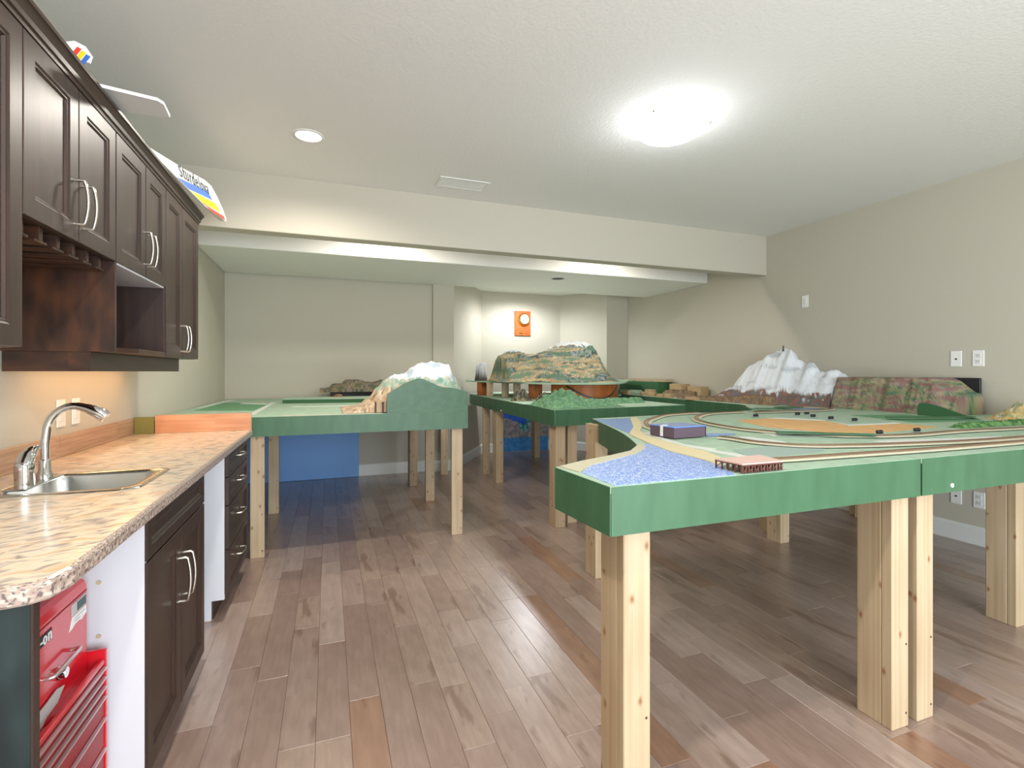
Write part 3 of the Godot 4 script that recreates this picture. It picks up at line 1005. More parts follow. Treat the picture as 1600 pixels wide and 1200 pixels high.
func make_toolbox() -> void:
	var b: B
	# roller chest below
	var t := thing("tool_chest", "red steel tool chest with shallow drawers under the counter", "tool chest", V(-0.8, 0, 1.42))
	var d0 := 1.19
	var d1 := 1.665
	b = B.new(t.position)
	b.box(-1.06, -0.585, 0.02, 0.488, d0 + 0.012, d1 - 0.012, 0.003)
	part(t, "body", b, M.red_enamel)
	b = B.new(t.position)
	b.box(-1.06, -0.568, 0.02, 0.532, d0, d0 + 0.012, 0.002)
	part(t, "side_wall", b, M.red_enamel)
	b = B.new(t.position)
	b.box(-1.06, -0.568, 0.02, 0.532, d1 - 0.012, d1, 0.002)
	part(t, "side_wall", b, M.red_enamel)
	b = B.new(t.position)
	b.box(-0.583, -0.570, 0.494, 0.508, d0 + 0.013, d1 - 0.013, 0.003)
	part(t, "front_lip", b, M.red_enamel)
	var edges := [0.490, 0.464, 0.438, 0.411, 0.353, 0.27, 0.16, 0.03]
	for k in edges.size() - 1:
		b = B.new(t.position)
		b.box(-0.584, -0.571, edges[k + 1] + 0.002, edges[k] - 0.001, d0 + 0.014, d1 - 0.014, 0.002)
		var dn := part(t, "drawer", b, M.tray_red)
		b = B.new(t.position)
		b.sweep([V(-0.571, edges[k] - 0.005, d0 + 0.016), V(-0.571, edges[k] - 0.005, d1 - 0.016)], [Vector2(0, -0.003), Vector2(0.008, -0.001), Vector2(0.008, 0.003), Vector2(0, 0.004)])
		part(dn, "pull", b, M.aluminium, "pale aluminium drawer pull")
	# upper chest standing in the tray
	t = thing("tool_box", "red lidded tool box with stickers standing on the tool chest", "tool box", V(-0.83, 0.488, 1.42))
	b = B.new(t.position)
	b.flat()
	var prof := poly([-1.05, 0.4885, -0.608, 0.4885, -0.608, 0.712, -0.613, 0.729, -0.625, 0.739, -0.70, 0.752, -1.03, 0.752, -1.05, 0.74])
	b.slab_d(prof, 1.206, 1.648)
	part(t, "body", b, M.red_enamel)
	b = B.new(t.position); b.box(-0.608, -0.6055, 0.703, 0.706, 1.208, 1.646, 0.001); part(t, "lid_seam", b, M.tray_red)
	b = B.new(t.position)
	b.tube([V(-0.608, 0.585, 1.435), V(-0.590, 0.588, 1.435), V(-0.588, 0.588, 1.445), V(-0.588, 0.588, 1.555), V(-0.590, 0.588, 1.565), V(-0.608, 0.585, 1.565)], 0.005, 8)
	part(t, "handle", b, M.aluminium, "pale bail handle")
	b = B.new(t.position); b.tube([V(-0.609, 0.562, 1.50), V(-0.598, 0.562, 1.50), V(-0.592, 0.562, 1.50)], 0.014, 16, [0.016, 0.014, 0.012]); part(t, "lock", b, M.chrome, "round chrome lock")
	b = B.new(t.position); b.box(-0.6078, -0.6066, 0.668, 0.698, 1.562, 1.642); var s1 := part(t, "sticker", b, M.sticker_grey)
	b = B.new(t.position); b.box(-0.6066, -0.6060, 0.672, 0.694, 1.59, 1.639); part(s1, "sticker_print", b, M.sticker_teal)
	b = B.new(t.position); b.slab_x(poly([1.55, 0.636, 1.565, 0.638, 1.58, 0.643, 1.605, 0.643, 1.615, 0.638, 1.63, 0.643, 1.642, 0.646, 1.642, 0.666, 1.565, 0.666]), -0.6078, -0.6066); var s2 := part(t, "sticker", b, M.wing_white)
	b = B.new(t.position); b.box(-0.6066, -0.6060, 0.657, 0.660, 1.575, 1.632); b.box(-0.6066, -0.6060, 0.649, 0.652, 1.575, 1.605); part(s2, "sticker_print", b, M.sticker_grey)
	b = B.new(t.position); b.box(-0.6078, -0.6066, 0.664, 0.690, 1.335, 1.466); part(t, "badge", b, M.black)
	text_on_x(t, "lettering", "Snap-on", 0.034, V(-0.6066, 0.677, 1.40), M.wing_white)
	b = B.new(V(-0.598, 0.49, 1.45))
	b.slab_x(poly([1.386, 0.490, 1.415, 0.490, 1.43, 0.499, 1.48, 0.503, 1.495, 0.513, 1.515, 0.525, 1.48, 0.535, 1.44, 0.531, 1.386, 0.528]), -0.6045, -0.602)
	single("car_badge", "silver car shaped badge lying in the red chest tray", "badge", b, M.sticker_grey)

func make_cabinet_top_plane() -> void:
	# striped wing panel leaning on top of the cabinets
	var t := thing("model_airplane_wing", "white model airplane wing with blue, yellow and red stripes atop the cabinets", "model airplane", V(-0.75, 2.266, 3.2))
	var fx := func(q: Vector2) -> float: return (q.x - 2.6) * 0.075 - (q.y - 2.275) * 0.22
	var out := poly([2.55, 2.268, 3.15, 2.385, 3.55, 2.475, 3.70, 2.490, 3.80, 2.455, 3.88, 2.40, 3.915, 2.352, 3.90, 2.325, 3.87, 2.315, 3.4, 2.268])
	var b := B.new(t.position)
	b.slab_x(out, -0.775, -0.745, fx)
	part(t, "wing_skin", b, M.wing_white)
	for q in [[M.stripe_blue, [2.95, 2.272, 3.12, 2.272, 3.62, 2.375, 3.555, 2.408]], [M.stripe_yellow, [3.13, 2.272, 3.33, 2.272, 3.77, 2.342, 3.69, 2.377]], [M.stripe_red, [3.34, 2.272, 3.55, 2.280, 3.865, 2.320, 3.845, 2.342]]]:
		b = B.new(t.position)
		b.slab_x(poly(q[1]), -0.7455, -0.7435, fx)
		part(t, "stripe", b, q[0])
	var tm := TextMesh.new()
	tm.text = "Sturdelova"
	var fo := SystemFont.new()
	fo.font_names = PackedStringArray(["Droid Sans"])
	fo.font_weight = 700
	tm.font = fo
	tm.font_size = 32
	tm.pixel_size = 0.0028
	tm.depth = 0.001
	var tn := MeshInstance3D.new()
	tn.name = "lettering"
	tn.mesh = tm
	tn.material_override = M.ink
	t.add_child(tn)
	var e1 := Vector3(0.075, 0, -1).normalized()
	var e2 := Vector3(-0.22, 1, 0).normalized()
	var along := (e1 * cos(0.17) + e2 * sin(0.17)).normalized()
	var nrm := e1.cross(e2).normalized()
	var upv := nrm.cross(along)
	tn.transform = Transform3D(Basis(along * 1.25, upv + along * 0.25, nrm), V(-0.745 + (3.30 - 2.6) * 0.075 - (2.378 - 2.275) * 0.22 + 0.0012, 2.378, 3.30) - t.position)
	# tail standing nearer
	t = thing("model_airplane_tail", "white model airplane tail with striped fin sticking out over the cabinets", "model airplane", V(-0.83, 2.266, 2.1))
	b = B.new(t.position)
	b.prism(poly([-1.05, 2.16, -0.76, 2.17, -0.60, 2.205, -0.585, 2.23, -0.592, 2.335, -0.76, 2.35, -1.05, 2.36]), 2.300, 2.312)
	part(t, "stabilizer", b, M.wing_white)
	b = B.new(t.position); b.box(-0.90, -0.85, 2.266, 2.2995, 1.75, 2.40, 0.01); part(t, "fuselage", b, M.wing_white)
	b = B.new(t.position)
	b.slab_d(poly([-0.84, 2.301, -0.735, 2.301, -0.728, 2.325, -0.745, 2.352, -0.775, 2.364, -0.84, 2.34]), 2.012, 2.02)
	b.box(-0.86, -0.836, 2.2995, 2.32, 2.0, 2.03)
	part(t, "fin", b, M.wing_white)
	for q in [[M.stripe_red, 0.0], [M.stripe_yellow, 0.012], [M.stripe_blue, 0.024]]:
		b = B.new(t.position)
		b.slab_d(poly([-0.790 + q[1], 2.305 - q[1] * 0.8, -0.779 + q[1], 2.300 - q[1] * 0.8, -0.756 + q[1], 2.340 - q[1] * 0.8, -0.767 + q[1], 2.346 - q[1] * 0.8]), 2.0105, 2.012)
		part(t, "stripe", b, q[0])

# ------------------------------------------------------------------ layout tables
func leg(t: Node3D, x: float, d: float, sx: float, h := TOP - 0.02, sd := 1.0) -> void:
	# an L of two pine boards: the wide front board, and one running back along its outer side (sx -1 left, 1 right)
	var b := B.new(t.position)
	b.uo = Vector2(rng.randf() * 4, rng.randf() * 4)
	b.box(x - 0.0445, x + 0.0445, 0.0, h, d, d + 0.038 * sd, 0.003)
	var n := part(t, "leg", b, M.pine)
	b = B.new(t.position)
	b.uo = Vector2(rng.randf() * 4, rng.randf() * 4)
	var xs := x + sx * 0.0445
	b.box(xs - sx * 0.038, xs, 0.0, h, d + 0.0385 * sd, d + 0.127 * sd, 0.003)
	part(n, "side_board", b, M.pine)
	for q in [0.05, 0.30]:
		b = B.new(t.position)
		b.tube([V(x + 0.03, q, d + 0.004 * sd), V(x + 0.03, q, d - 0.0012 * sd)], 0.004, 8)
		part(n, "screw", b, M.slot)

func layout_table(label: String, outline: PackedVector2Array, aprons: Array) -> Node3D:
	var c := Vector2.ZERO
	for q in outline: c += q / outline.size()
	var t := thing("layout_table", label, "layout table", V(c.x, 0, c.y), "green model railway layout tables")
	var b := B.new(t.position)
	b.prism(outline, TOP - 0.018, TOP)
	part(t, "tabletop", b, M.green_top)
	for a in aprons:
		b = B.new(t.position)
		var pts := []
		for q in a: pts.append(V(q.x, TOP - APRON, q.y))
		b.sweep(pts, [Vector2(-0.018, 0.0), Vector2(0.0, 0.0), Vector2(0.0, APRON - 0.0185), Vector2(-0.018, APRON - 0.0185)])
		b.sweep(pts, [Vector2(0.0, 0.0), Vector2(0.002, 0.0), Vector2(0.002, APRON - 0.001), Vector2(0.0, APRON - 0.001)])
		part(t, "apron", b, M.green_apron)
	return t

func patch(t: Node3D, called: String, pts: Array, m: Material, lift := 0.0015, smoothed := false) -> void:
	var p := pairs(pts)
	if smoothed:
		p.append(p[0])
		p = smooth_path(p, 5)
		p.pop_back()
	var b := B.new(t.position)
	b.prism(PackedVector2Array(p), TOP + 0.0001, TOP + lift)
	part(t, called, b, m)

func track(label: String, pts: Array, y := TOP) -> void:
	var p := smooth_path(pairs(pts), 10)
	var path := []
	for q in p: path.append(V(q.x, y + 0.001, q.y))
	var t := thing("railway_track", label, "model track", path[path.size() / 2], "model railway tracks on the tables")
	var b := B.new(t.position)
	b.sweep(path, [Vector2(-0.030, 0.0035), Vector2(0.030, 0.0035), Vector2(0.020, 0.0085), Vector2(-0.020, 0.0085)])
	part(t, "ballast", b, M.ballast)
	for s in [-1.0, 1.0]:
		b = B.new(t.position)
		b.sweep(path, [Vector2(s * 0.0085 - 0.0009, 0.0095), Vector2(s * 0.0085 + 0.0009, 0.0095), Vector2(s * 0.0085 + 0.0009, 0.0135), Vector2(s * 0.0085 - 0.0009, 0.0135)])
		part(t, "rail", b, M.rail)
	b = B.new(t.position)
	var run := 0.0
	for k in path.size() - 1:
		var seg: Vector3 = path[k + 1] - path[k]
		var l := seg.length()
		var dir := seg / l
		var sd := Vector3(-dir.z, 0, dir.x)
		while run < l:
			var c: Vector3 = path[k] + dir * run + Vector3(0, 0.0085, 0)
			var e1 := sd * 0.015
			var e2 := dir * 0.003
			var up := Vector3(0, 0.0014, 0)
			b.quad(c - e1 - e2 + up, c + e1 - e2 + up, c + e1 + e2 + up, c - e1 + e2 + up, Vector3.UP)
			b.quad(c - e1 - e2, c + e1 - e2, c + e1 - e2 + up, c - e1 - e2 + up, -dir)
			b.quad(c - e1 + e2, c + e1 + e2, c + e1 + e2 + up, c - e1 + e2 + up, dir)
			run += 0.013
		run -= l
	var sl := part(t, "sleepers", b, M.sleeper)
	sl.set_meta("kind", "stuff")

func make_front_tables() -> void:
	rng.seed = 5
	# table with the bay cut out of its side
	var cut := smooth_path(pairs([0.693, 1.47, 0.819, 1.521, 0.992, 1.596, 1.11, 1.655, 1.21, 1.767, 1.345, 2.044, 1.461, 2.35, 1.642, 2.916]), 5)
	var o := [Vector2(0.712, 1.165), Vector2(1.986, 1.165), Vector2(1.986, 2.955)]
	var rc := cut.duplicate()
	rc.reverse()
	o.append_array(rc)
	var edge := [Vector2(0.712, 1.165)]
	edge.append_array(cut)
	edge.append(Vector2(1.986, 2.955))
	var er := edge.duplicate()
	er.reverse()
	var t := layout_table("green layout table in front with blue water and a curved cutout", PackedVector2Array(o), [[Vector2(0.714, 1.165), Vector2(1.984, 1.165)], er])
	leg(t, 0.821, 1.2, -1)
	leg(t, 1.936, 1.2, -1)
	leg(t, 1.60, 2.72, -1)
	leg(t, 1.93, 2.80, 1)
	patch(t, "water_sheet", [0.728, 1.36, 0.728, 1.172, 0.876, 1.172, 1.15, 1.172, 1.217, 1.30, 1.243, 1.446, 1.249, 1.596, 1.310, 1.814, 1.255, 1.79, 1.212, 1.713, 1.094, 1.600, 0.929, 1.515, 0.81, 1.448], M.water_sheet)
	patch(t, "water_inlet", [1.50, 2.42, 1.572, 2.674, 1.62, 2.85, 1.914, 2.84, 1.601, 2.364, 1.409, 2.11], M.plain_water)
	patch(t, "sand_shore", [0.705, 1.465, 0.723, 1.362, 0.81, 1.446, 0.929, 1.513, 1.094, 1.598, 1.212, 1.711, 1.25, 1.785, 1.245, 1.81, 1.205, 1.765, 1.105, 1.66, 0.99, 1.60, 0.82, 1.528], M.ballast, 0.004)
	patch(t, "sand_shore", [1.90, 2.86, 1.975, 2.90, 1.724, 2.461, 1.523, 2.202, 1.431, 1.992, 1.38, 1.75, 1.37, 1.553, 1.322, 1.418, 1.213, 1.302, 1.236, 1.435, 1.242, 1.596, 1.295, 1.81, 1.395, 2.109, 1.60, 2.375], M.sand, 0.004)
	patch(t, "pale_road", [1.50, 2.153, 1.536, 2.111, 1.46, 1.91, 1.421, 1.731, 1.459, 1.586, 1.40, 1.587, 1.385, 1.653, 1.41, 1.849], M.pale_road, 0.002)
	patch(t, "pale_road", [1.385, 1.57, 1.423, 1.582, 1.445, 1.463, 1.44, 1.40, 1.40, 1.40], M.pale_road, 0.002)
	patch(t, "grey_lot", [1.494, 1.539, 1.723, 1.581, 1.875, 1.469, 1.822, 1.401, 1.512, 1.366, 1.436, 1.407], M.grey_lot)
	patch(t, "pale_road", [1.714, 1.863, 1.873, 1.829, 1.90, 1.66, 1.86, 1.60, 1.80, 1.68], M.pale_road, 0.002)
	# wide table to the wall
	var o2 := poly([1.992, 1.165, 4.51, 1.165, 4.51, 3.40, 3.46, 3.40, 3.36, 3.24, 3.21, 3.10, 2.5, 3.02, 1.992, 2.955])
	t = layout_table("wide green layout table with orange field reaching the long wall", o2, [[Vector2(1.994, 1.165), Vector2(4.505, 1.165)], [Vector2(3.46, 3.40), Vector2(3.36, 3.24), Vector2(3.21, 3.10), Vector2(2.5, 3.02), Vector2(1.994, 2.955)]])
	leg(t, 2.075, 1.2, 1)
	leg(t, 3.29, 1.47, -1)
	leg(t, 3.22, 2.80, -1)
	leg(t, 3.33, 3.02, 1)
	leg(t, 4.42, 3.05, 1)
	leg(t, 4.42, 1.3, 1)
	patch(t, "orange_field", [2.438, 2.483, 2.737, 2.512, 2.935, 2.256, 2.80, 2.01, 3.20, 1.985, 3.216, 1.79, 2.60, 1.72, 2.384, 1.83, 2.297, 2.108], M.orange_field)
	patch(t, "pale_road", [2.836, 2.53, 2.974, 2.33, 2.856, 2.05, 3.225, 2.03, 3.225, 2.00, 2.80, 2.015, 2.94, 2.256, 2.74, 2.515], M.pale_road, 0.003)
	patch(t, "pale_road", [2.287, 1.525, 2.489, 1.512, 2.679, 1.47, 3.028, 1.43, 2.98, 1.40, 2.60, 1.41, 2.32, 1.43], M.pale_road, 0.002)
	patch(t, "painted_field", [3.35, 2.0, 3.9, 1.9, 3.9, 2.4, 3.5, 2.5], M.mid_green)
	patch(t, "pond", [3.52, 2.90, 3.70, 2.91, 3.83, 2.98, 3.83, 3.06, 3.72, 3.10, 3.55, 3.02], M.plain_water, 0.002, true)
	patch(t, "pale_road", [2.06, 1.93, 2.20, 1.80, 2.40, 1.69, 2.60, 1.65, 2.40, 1.66, 2.20, 1.71, 2.02, 1.83], M.pale_road, 0.002)
	b_tracks()
	# bolt head on the apron
	var b := B.new(V(2.16, 0.875, 1.165))
	b.tube([V(2.16, 0.868, 1.166), V(2.16, 0.868, 1.160)], 0.008, 12)
	var bolt := part(t, "bolt_cap", b, M.plate_plastic, "round white bolt cap")
	bolt.position = b.o - t.position

func b_tracks() -> void:
	track("model track leaving the dark box toward the wide table", [1.70, 1.83, 1.72, 1.76, 1.727, 1.638, 1.817, 1.508, 1.997, 1.44, 2.224, 1.396, 2.61, 1.350, 3.069, 1.340, 3.9, 1.36])
	track("model track curving around the orange field", [2.94, 2.932, 2.64, 2.90, 2.414, 2.782, 2.23, 2.605, 2.108, 2.396, 2.056, 2.163, 2.062, 1.98, 2.17, 1.78, 2.335, 1.634, 2.612, 1.575, 3.022, 1.591, 3.676, 1.56, 4.3, 1.6])
	track("model track looping behind the dark box by the shore", [2.56, 2.97, 2.36, 2.94, 2.19, 2.88, 1.988, 2.72, 1.81, 2.55, 1.67, 2.34, 1.60, 2.15, 1.57, 2.08])
	track("model track running along the front table edge", [1.42, 1.300, 1.49, 1.29, 1.814, 1.275, 2.174, 1.260, 2.482, 1.255, 2.874, 1.255, 3.9, 1.26])
	track("model track bending around the small pond", [2.99, 2.86, 3.25, 2.84, 3.504, 2.83, 3.72, 2.85, 3.89, 2.94, 3.895, 3.08, 3.78, 3.18, 3.6, 3.21])

func make_table_things() -> void:
	var b: B
	# dark box with blue lid
	var t := thing("cardboard_box", "low dark purple box with shiny blue lid on the green table", "box", V(1.57, TOP + 0.0045, 1.965))
	t.rotation.y = deg_to_rad(6)
	b = B.new(); b.box(-0.098, 0.098, 0.0, 0.047, -0.08, 0.08, 0.001); part(t, "body", b, M.purple_card)
	b = B.new(); b.box(-0.101, 0.101, 0.0473, 0.0525, -0.083, 0.083, 0.0015); part(t, "lid", b, M.blue_lid)
	b = B.new(); b.box(0.0985, 0.1015, 0.0, 0.047, -0.081, 0.081, 0.0005); part(t, "end_flap", b, M.black)
	b = B.new(); b.box(-0.1035, -0.101, 0.004, 0.0545, -0.012, 0.006, 0.0005); b.box(-0.1035, -0.07, 0.0527, 0.0550, -0.012, 0.006, 0.0005); part(t, "strap", b, M.white_strap)
	b = B.new(V(1.80, TOP, 2.0))
	b.prism(poly([1.695, 1.905, 1.86, 1.905, 1.90, 1.94, 1.72, 2.02]), TOP + 0.0022, TOP + 0.004)
	single("blue_card", "flat blue card lying beside the dark box", "card", b, M.plain_water)
	# trestle wharf at the front edge
	t = thing("trestle_wharf", "miniature brown timber wharf with pink deck at the table edge", "model wharf", V(1.25, TOP + 0.002, 1.26))
	var hb := TOP + 0.0025
	b = B.new(t.position); b.prism(poly([1.165, 1.275, 1.174, 1.171, 1.338, 1.171, 1.362, 1.28]), hb + 0.025, hb + 0.029); part(t, "deck", b, M.pink_deck)
	b = B.new(t.position)
	for k in 5:
		var s := k / 4.0
		var x := lerpf(1.167, 1.175, s)
		var d := lerpf(1.272, 1.175, s)
		b.box(x - 0.002, x + 0.002, hb, hb + 0.025, d - 0.002, d + 0.002)
	for k in 4:
		var s := k / 4.0
		b.tube([V(lerpf(1.166, 1.174, s), hb + 0.003, lerpf(1.272, 1.175, s)), V(lerpf(1.166, 1.174, s + 0.25), hb + 0.022, lerpf(1.272, 1.175, s + 0.25))], 0.0012, 6)
	b.tube([V(1.165, hb + 0.0235, 1.274), V(1.173, hb + 0.0235, 1.173)], 0.002, 6)
	part(t, "side_frame", b, M.trestle_wood)
	b = B.new(t.position)
	for k in 14:
		var x := 1.178 + k * 0.0122
		b.box(x - 0.0024, x + 0.0024, hb, hb + 0.025, 1.173, 1.178)
	for k in 7:
		var x := 1.180 + k * 0.0236
		b.tube([V(x, hb + 0.002, 1.172), V(x + 0.016, hb + 0.022, 1.172)], 0.0018, 6)
	b.tube([V(1.175, hb + 0.0225, 1.172), V(1.337, hb + 0.0225, 1.172)], 0.0022, 6)
	part(t, "front_frame", b, M.trestle_wood)
	b = B.new(t.position)
	for k in 7:
		for j in 3:
			b.box(1.190 + k * 0.023, 1.194 + k * 0.023, hb, hb + 0.025, 1.196 + j * 0.026, 1.200 + j * 0.026)
	var piles := part(t, "piles", b, M.trestle_wood)
	piles.set_meta("kind", "stuff")
	# point levers
	var names := ["beside the orange field's far corner", "farthest along the pale road", "by the pond, rear of a close pair", "by the pond, front of a close pair", "at the bend of the pale road", "where the pale road turns to the wall", "at the near edge of the orange field", "right of the lever by the near orange edge"]
	var spots := [2.724, 2.60, 3.107, 2.60, 3.221, 2.62, 3.07, 2.45, 3.04, 2.30, 3.06, 2.16, 2.54, 1.67, 2.82, 1.67]
	for k in 8:
		var x: float = spots[2 * k]
		var d: float = spots[2 * k + 1]
		t = thing("point_lever", "tiny black track lever " + names[k], "lever", V(x, TOP, d), "black track levers on the wide table")
		b = B.new(t.position); b.box(x - 0.03, x + 0.03, TOP + 0.003, TOP + 0.006, d - 0.008, d + 0.008, 0.001); part(t, "base_plate", b, M.grey_lot)
		for s in [-1.0, 1.0]:
			b = B.new(t.position)
			b.lathe(x + s * 0.011, d, [Vector2(0.006, TOP + 0.006), Vector2(0.009, TOP + 0.010), Vector2(0.010, TOP + 0.018), Vector2(0.006, TOP + 0.024), Vector2(0, TOP + 0.025)], 12)
			part(t, "knob", b, M.black)
	# loose green strips
	var strips := [[[2.02, 1.80, 2.06, 1.85, 2.40, 1.60, 2.38, 1.575], "long dark green strip lying across the wide table's tracks"], [[3.36, 2.16, 3.40, 2.20, 3.95, 2.02, 3.93, 1.98], "long green strip lying below the painted cliff"], [[3.10, 3.03, 3.25, 3.08, 3.42, 2.98, 3.30, 2.93], "dark green flake of board at the far table rim"], [[3.46, 3.12, 3.62, 3.16, 3.72, 3.05, 3.50, 3.04], "dark green flake of board near the pond"]]
	for q in strips:
		var p := pairs(q[0])
		b = B.new(V(p[0].x, TOP, p[0].y))
		b.prism(PackedVector2Array(p), TOP + 0.014, TOP + 0.020)
		single("green_strip", q[1], "strip", b, M.dark_green, "loose green strips on the wide table")

# linear colour picked from a list by layered noise, with hard outlines like brushed paint
func dab(cols: Array, n: FastNoiseLite, x: float, y: float, z: float) -> Color:
	var v := n.get_noise_3d(x, y, z) * 1.3 + 0.5
	var k := clampf(v, 0.0, 0.999) * cols.size()
	var i := int(k)
	var j := mini(i + 1, cols.size() - 1)
	return cols[i].lerp(cols[j], smoothstep(0.7, 1.0, k - i))

func make_scenery() -> void:
	var b: B
	var n1 := noise(91, 3.2, 4)
	var n2 := noise(92, 9.0, 3)
	var n3 := noise(93, 22.0, 2)
	var snow := lin(226, 230, 236)
	# white mountain by the long wall
	var prof := [[3.10, 0.28], [3.2, 0.325], [3.327, 0.31], [3.434, 0.39], [3.556, 0.44], [3.63, 0.52], [3.72, 0.535], [3.853, 0.48], [4.0, 0.43], [4.10, 0.39], [4.37, 0.14], [4.55, 0.05], [4.7, 0.0]]
	var hf := func(x: float, d: float) -> float:
		var r := curve1(prof, d)
		var s := smoothstep(3.95, 4.27, x + 0.05 * n1.get_noise_2d(d * 1.0, 3.0))
		var terr: float = 0.6 * s + 0.4 * (floor(s * 5.0) / 5.0 + smoothstep(0.45, 1.0, s * 5.0 - floor(s * 5.0)) / 5.0)
		r *= 1.0 - 0.55 * smoothstep(4.25, 4.5, x)
		return r * terr * (1.0 + 0.10 * n1.get_noise_2d(x * 1.2, d * 1.2)) + 0.018 * n1.get_noise_2d(x * 3.0, d * 3.0) * s + 0.004 * n2.get_noise_2d(x * 2, d * 2) * s
	var browns := [lin(108, 96, 92), lin(132, 104, 88), lin(150, 92, 80), lin(96, 104, 108), lin(120, 112, 104)]
	var cf := func(x: float, d: float, h: float) -> Color:
		var line: float = 0.115 + 0.05 * n1.get_noise_2d(d * 1.5, x * 0.3) + 0.02 * n2.get_noise_2d(d * 0.8, x * 0.3)
		if h > line or (h > 0.05 and n2.get_noise_2d(x, d) > 0.45):
			return dab([lin(190, 196, 204), snow, snow, snow, snow, snow], n1, x * 0.6, h * 3.0, d * 0.8)
		return dab(browns, n1, x, h * 6, d * 1.2)
	b = B.new(V(4.15, TOP, 3.9)); b.terrain(3.94, 4.51, 3.11, 4.75, 60, 130, TOP + 0.0005, hf, cf)
	single("snow_mountain", "large white model mountain with brown foot against the long wall", "model mountain", b, M.rock_paint)
	b = B.new(V(4.2, 1.5, 3.69)); b.tube([V(4.22, 1.49, 3.69), V(4.22, 1.548, 3.69)], 0.006, 8, [0.009, 0.004])
	single("summit_pin", "tiny dark pin on the white mountain's peak", "pin", b, M.slot)
	# brown ridge along the shelf
	hf = func(x: float, d: float) -> float:
		var s := 1.0 - absf((x - (3.865 if d < 4.79 else 4.085)) / 0.065)
		return smoothstep(0.0, 0.5, s) * (0.055 + 0.025 * sin(d * 4.0) + 0.02 * n2.get_noise_2d(x * 2, d * 2) + 0.006 * sin(d * 240.0)) * smoothstep(3.45, 3.53, d) * (1 - smoothstep(5.3, 5.42, d))
	cf = func(x: float, d: float, h: float) -> Color: return dab([lin(104, 88, 70), lin(128, 106, 80), lin(112, 100, 92), lin(150, 120, 84)], n2, x * 2, h * 4, d * 2)
	b = B.new(V(3.865, TOP, 4.1)); b.terrain(3.795, 3.935, 3.45, 4.78, 12, 150, TOP + 0.0005, hf, cf)
	single("rock_ridge", "low brown ribbed rock ridge before the white mountain", "model rock", b, M.rock_paint)
	b = B.new(V(4.085, TOP, 5.1)); b.terrain(4.02, 4.15, 4.80, 5.42, 12, 70, TOP + 0.0005, hf, cf)
	single("rock_ridge", "short brown ribbed rock ridge behind the pine offcuts", "model rock", b, M.rock_paint)
	# painted cliff
	hf = func(x: float, d: float) -> float:
		var top := (0.262 - 0.11 * smoothstep(2.40, 2.22, d)) * smoothstep(2.195, 2.215, d)
		var s := smoothstep(4.08, 4.19, x + 0.035 * n1.get_noise_2d(d * 1.2, 8.0))
		return top * s + (0.025 * n2.get_noise_2d(x * 2.0, d) * s if s < 0.97 else 0.004 * n3.get_noise_2d(x, d))
	var cliffc := [lin(128, 98, 90), lin(146, 128, 108), lin(122, 132, 96), lin(84, 112, 92), lin(142, 146, 106), lin(164, 146, 120), lin(136, 122, 116), lin(140, 104, 98)]
	var nb := noise(94, 3.4, 3)
	cf = func(x: float, d: float, h: float) -> Color: return dab(cliffc, nb, x * 0.3, h * 4.2 + 0.15 * n1.get_noise_2d(d, 4.0), d * 0.85)
	b = B.new(V(4.25, TOP, 2.7)); b.terrain(4.03, 4.47, 2.20, 3.09, 110, 100, TOP + 0.0005, hf, cf)
	single("painted_cliff", "long green and reddish painted rock cliff against the long wall", "model cliff", b, M.rock_paint)
	b = B.new(V(4.49, TOP, 2.3)); b.box(4.478, 4.50, TOP, 1.242, 2.235, 2.62, 0.003)
	single("dark_board", "dark slate board standing behind the painted cliff's end", "board", b, M.black)
	b = B.new(V(3.97, TOP, 2.15)); b.slab_x(PackedVector2Array(smooth_path(pairs([1.97, 0.9775, 2.03, 0.99, 2.12, 1.02, 2.22, 1.052, 2.30, 1.066, 2.335, 1.05, 2.34, 0.9775]), 4)), 3.955, 3.97)
	single("profile_board", "green wedge shaped profile board before the painted cliff", "board", b, M.dark_green)
	hf = func(x: float, d: float) -> float:
		var r := Vector2((x - 4.27) / 0.26, (d - 1.86) / 0.22).length()
		return 0.10 * smoothstep(1.0, 0.1, r) * (1 + 0.5 * n2.get_noise_2d(x * 2, d * 2)) + 0.012 * n3.get_noise_2d(x * 2, d * 2) * smoothstep(1.0, 0.8, r)
	cf = func(x: float, d: float, h: float) -> Color: return dab([lin(206, 196, 150), lin(214, 182, 104), lin(196, 158, 84), lin(214, 214, 196), lin(150, 160, 120)], n2, x, h * 3, d)
	b = B.new(V(4.25, TOP, 1.86)); b.terrain(4.0, 4.51, 1.63, 2.07, 40, 40, TOP + 0.0005, hf, cf)
	single("yellow_hill", "small yellow sandy hill at the right picture edge", "model hill", b, M.rock_paint)
	hf = func(x: float, d: float) -> float:
		var s := 1.0 - absf((d - 1.735) / 0.04)
		return smoothstep(0.0, 0.6, s) * (0.022 + 0.012 * n3.get_noise_2d(x * 4, d * 6)) * smoothstep(3.24, 3.3, x) * (1 - smoothstep(3.95, 4.0, x))
	cf = func(x: float, d: float, h: float) -> Color: return dab([lin(64, 104, 58), lin(90, 136, 76), lin(110, 150, 90)], n3, x, h, d)
	b = B.new(V(3.6, TOP, 1.73)); b.terrain(3.2, 4.0, 1.69, 1.78, 160, 14, TOP + 0.0005, hf, cf)
	var gs := single("grass_strip", "ragged green grass strip in front of the yellow hill", "grass", b, M.rock_paint)
	gs.set_meta("kind", "stuff")

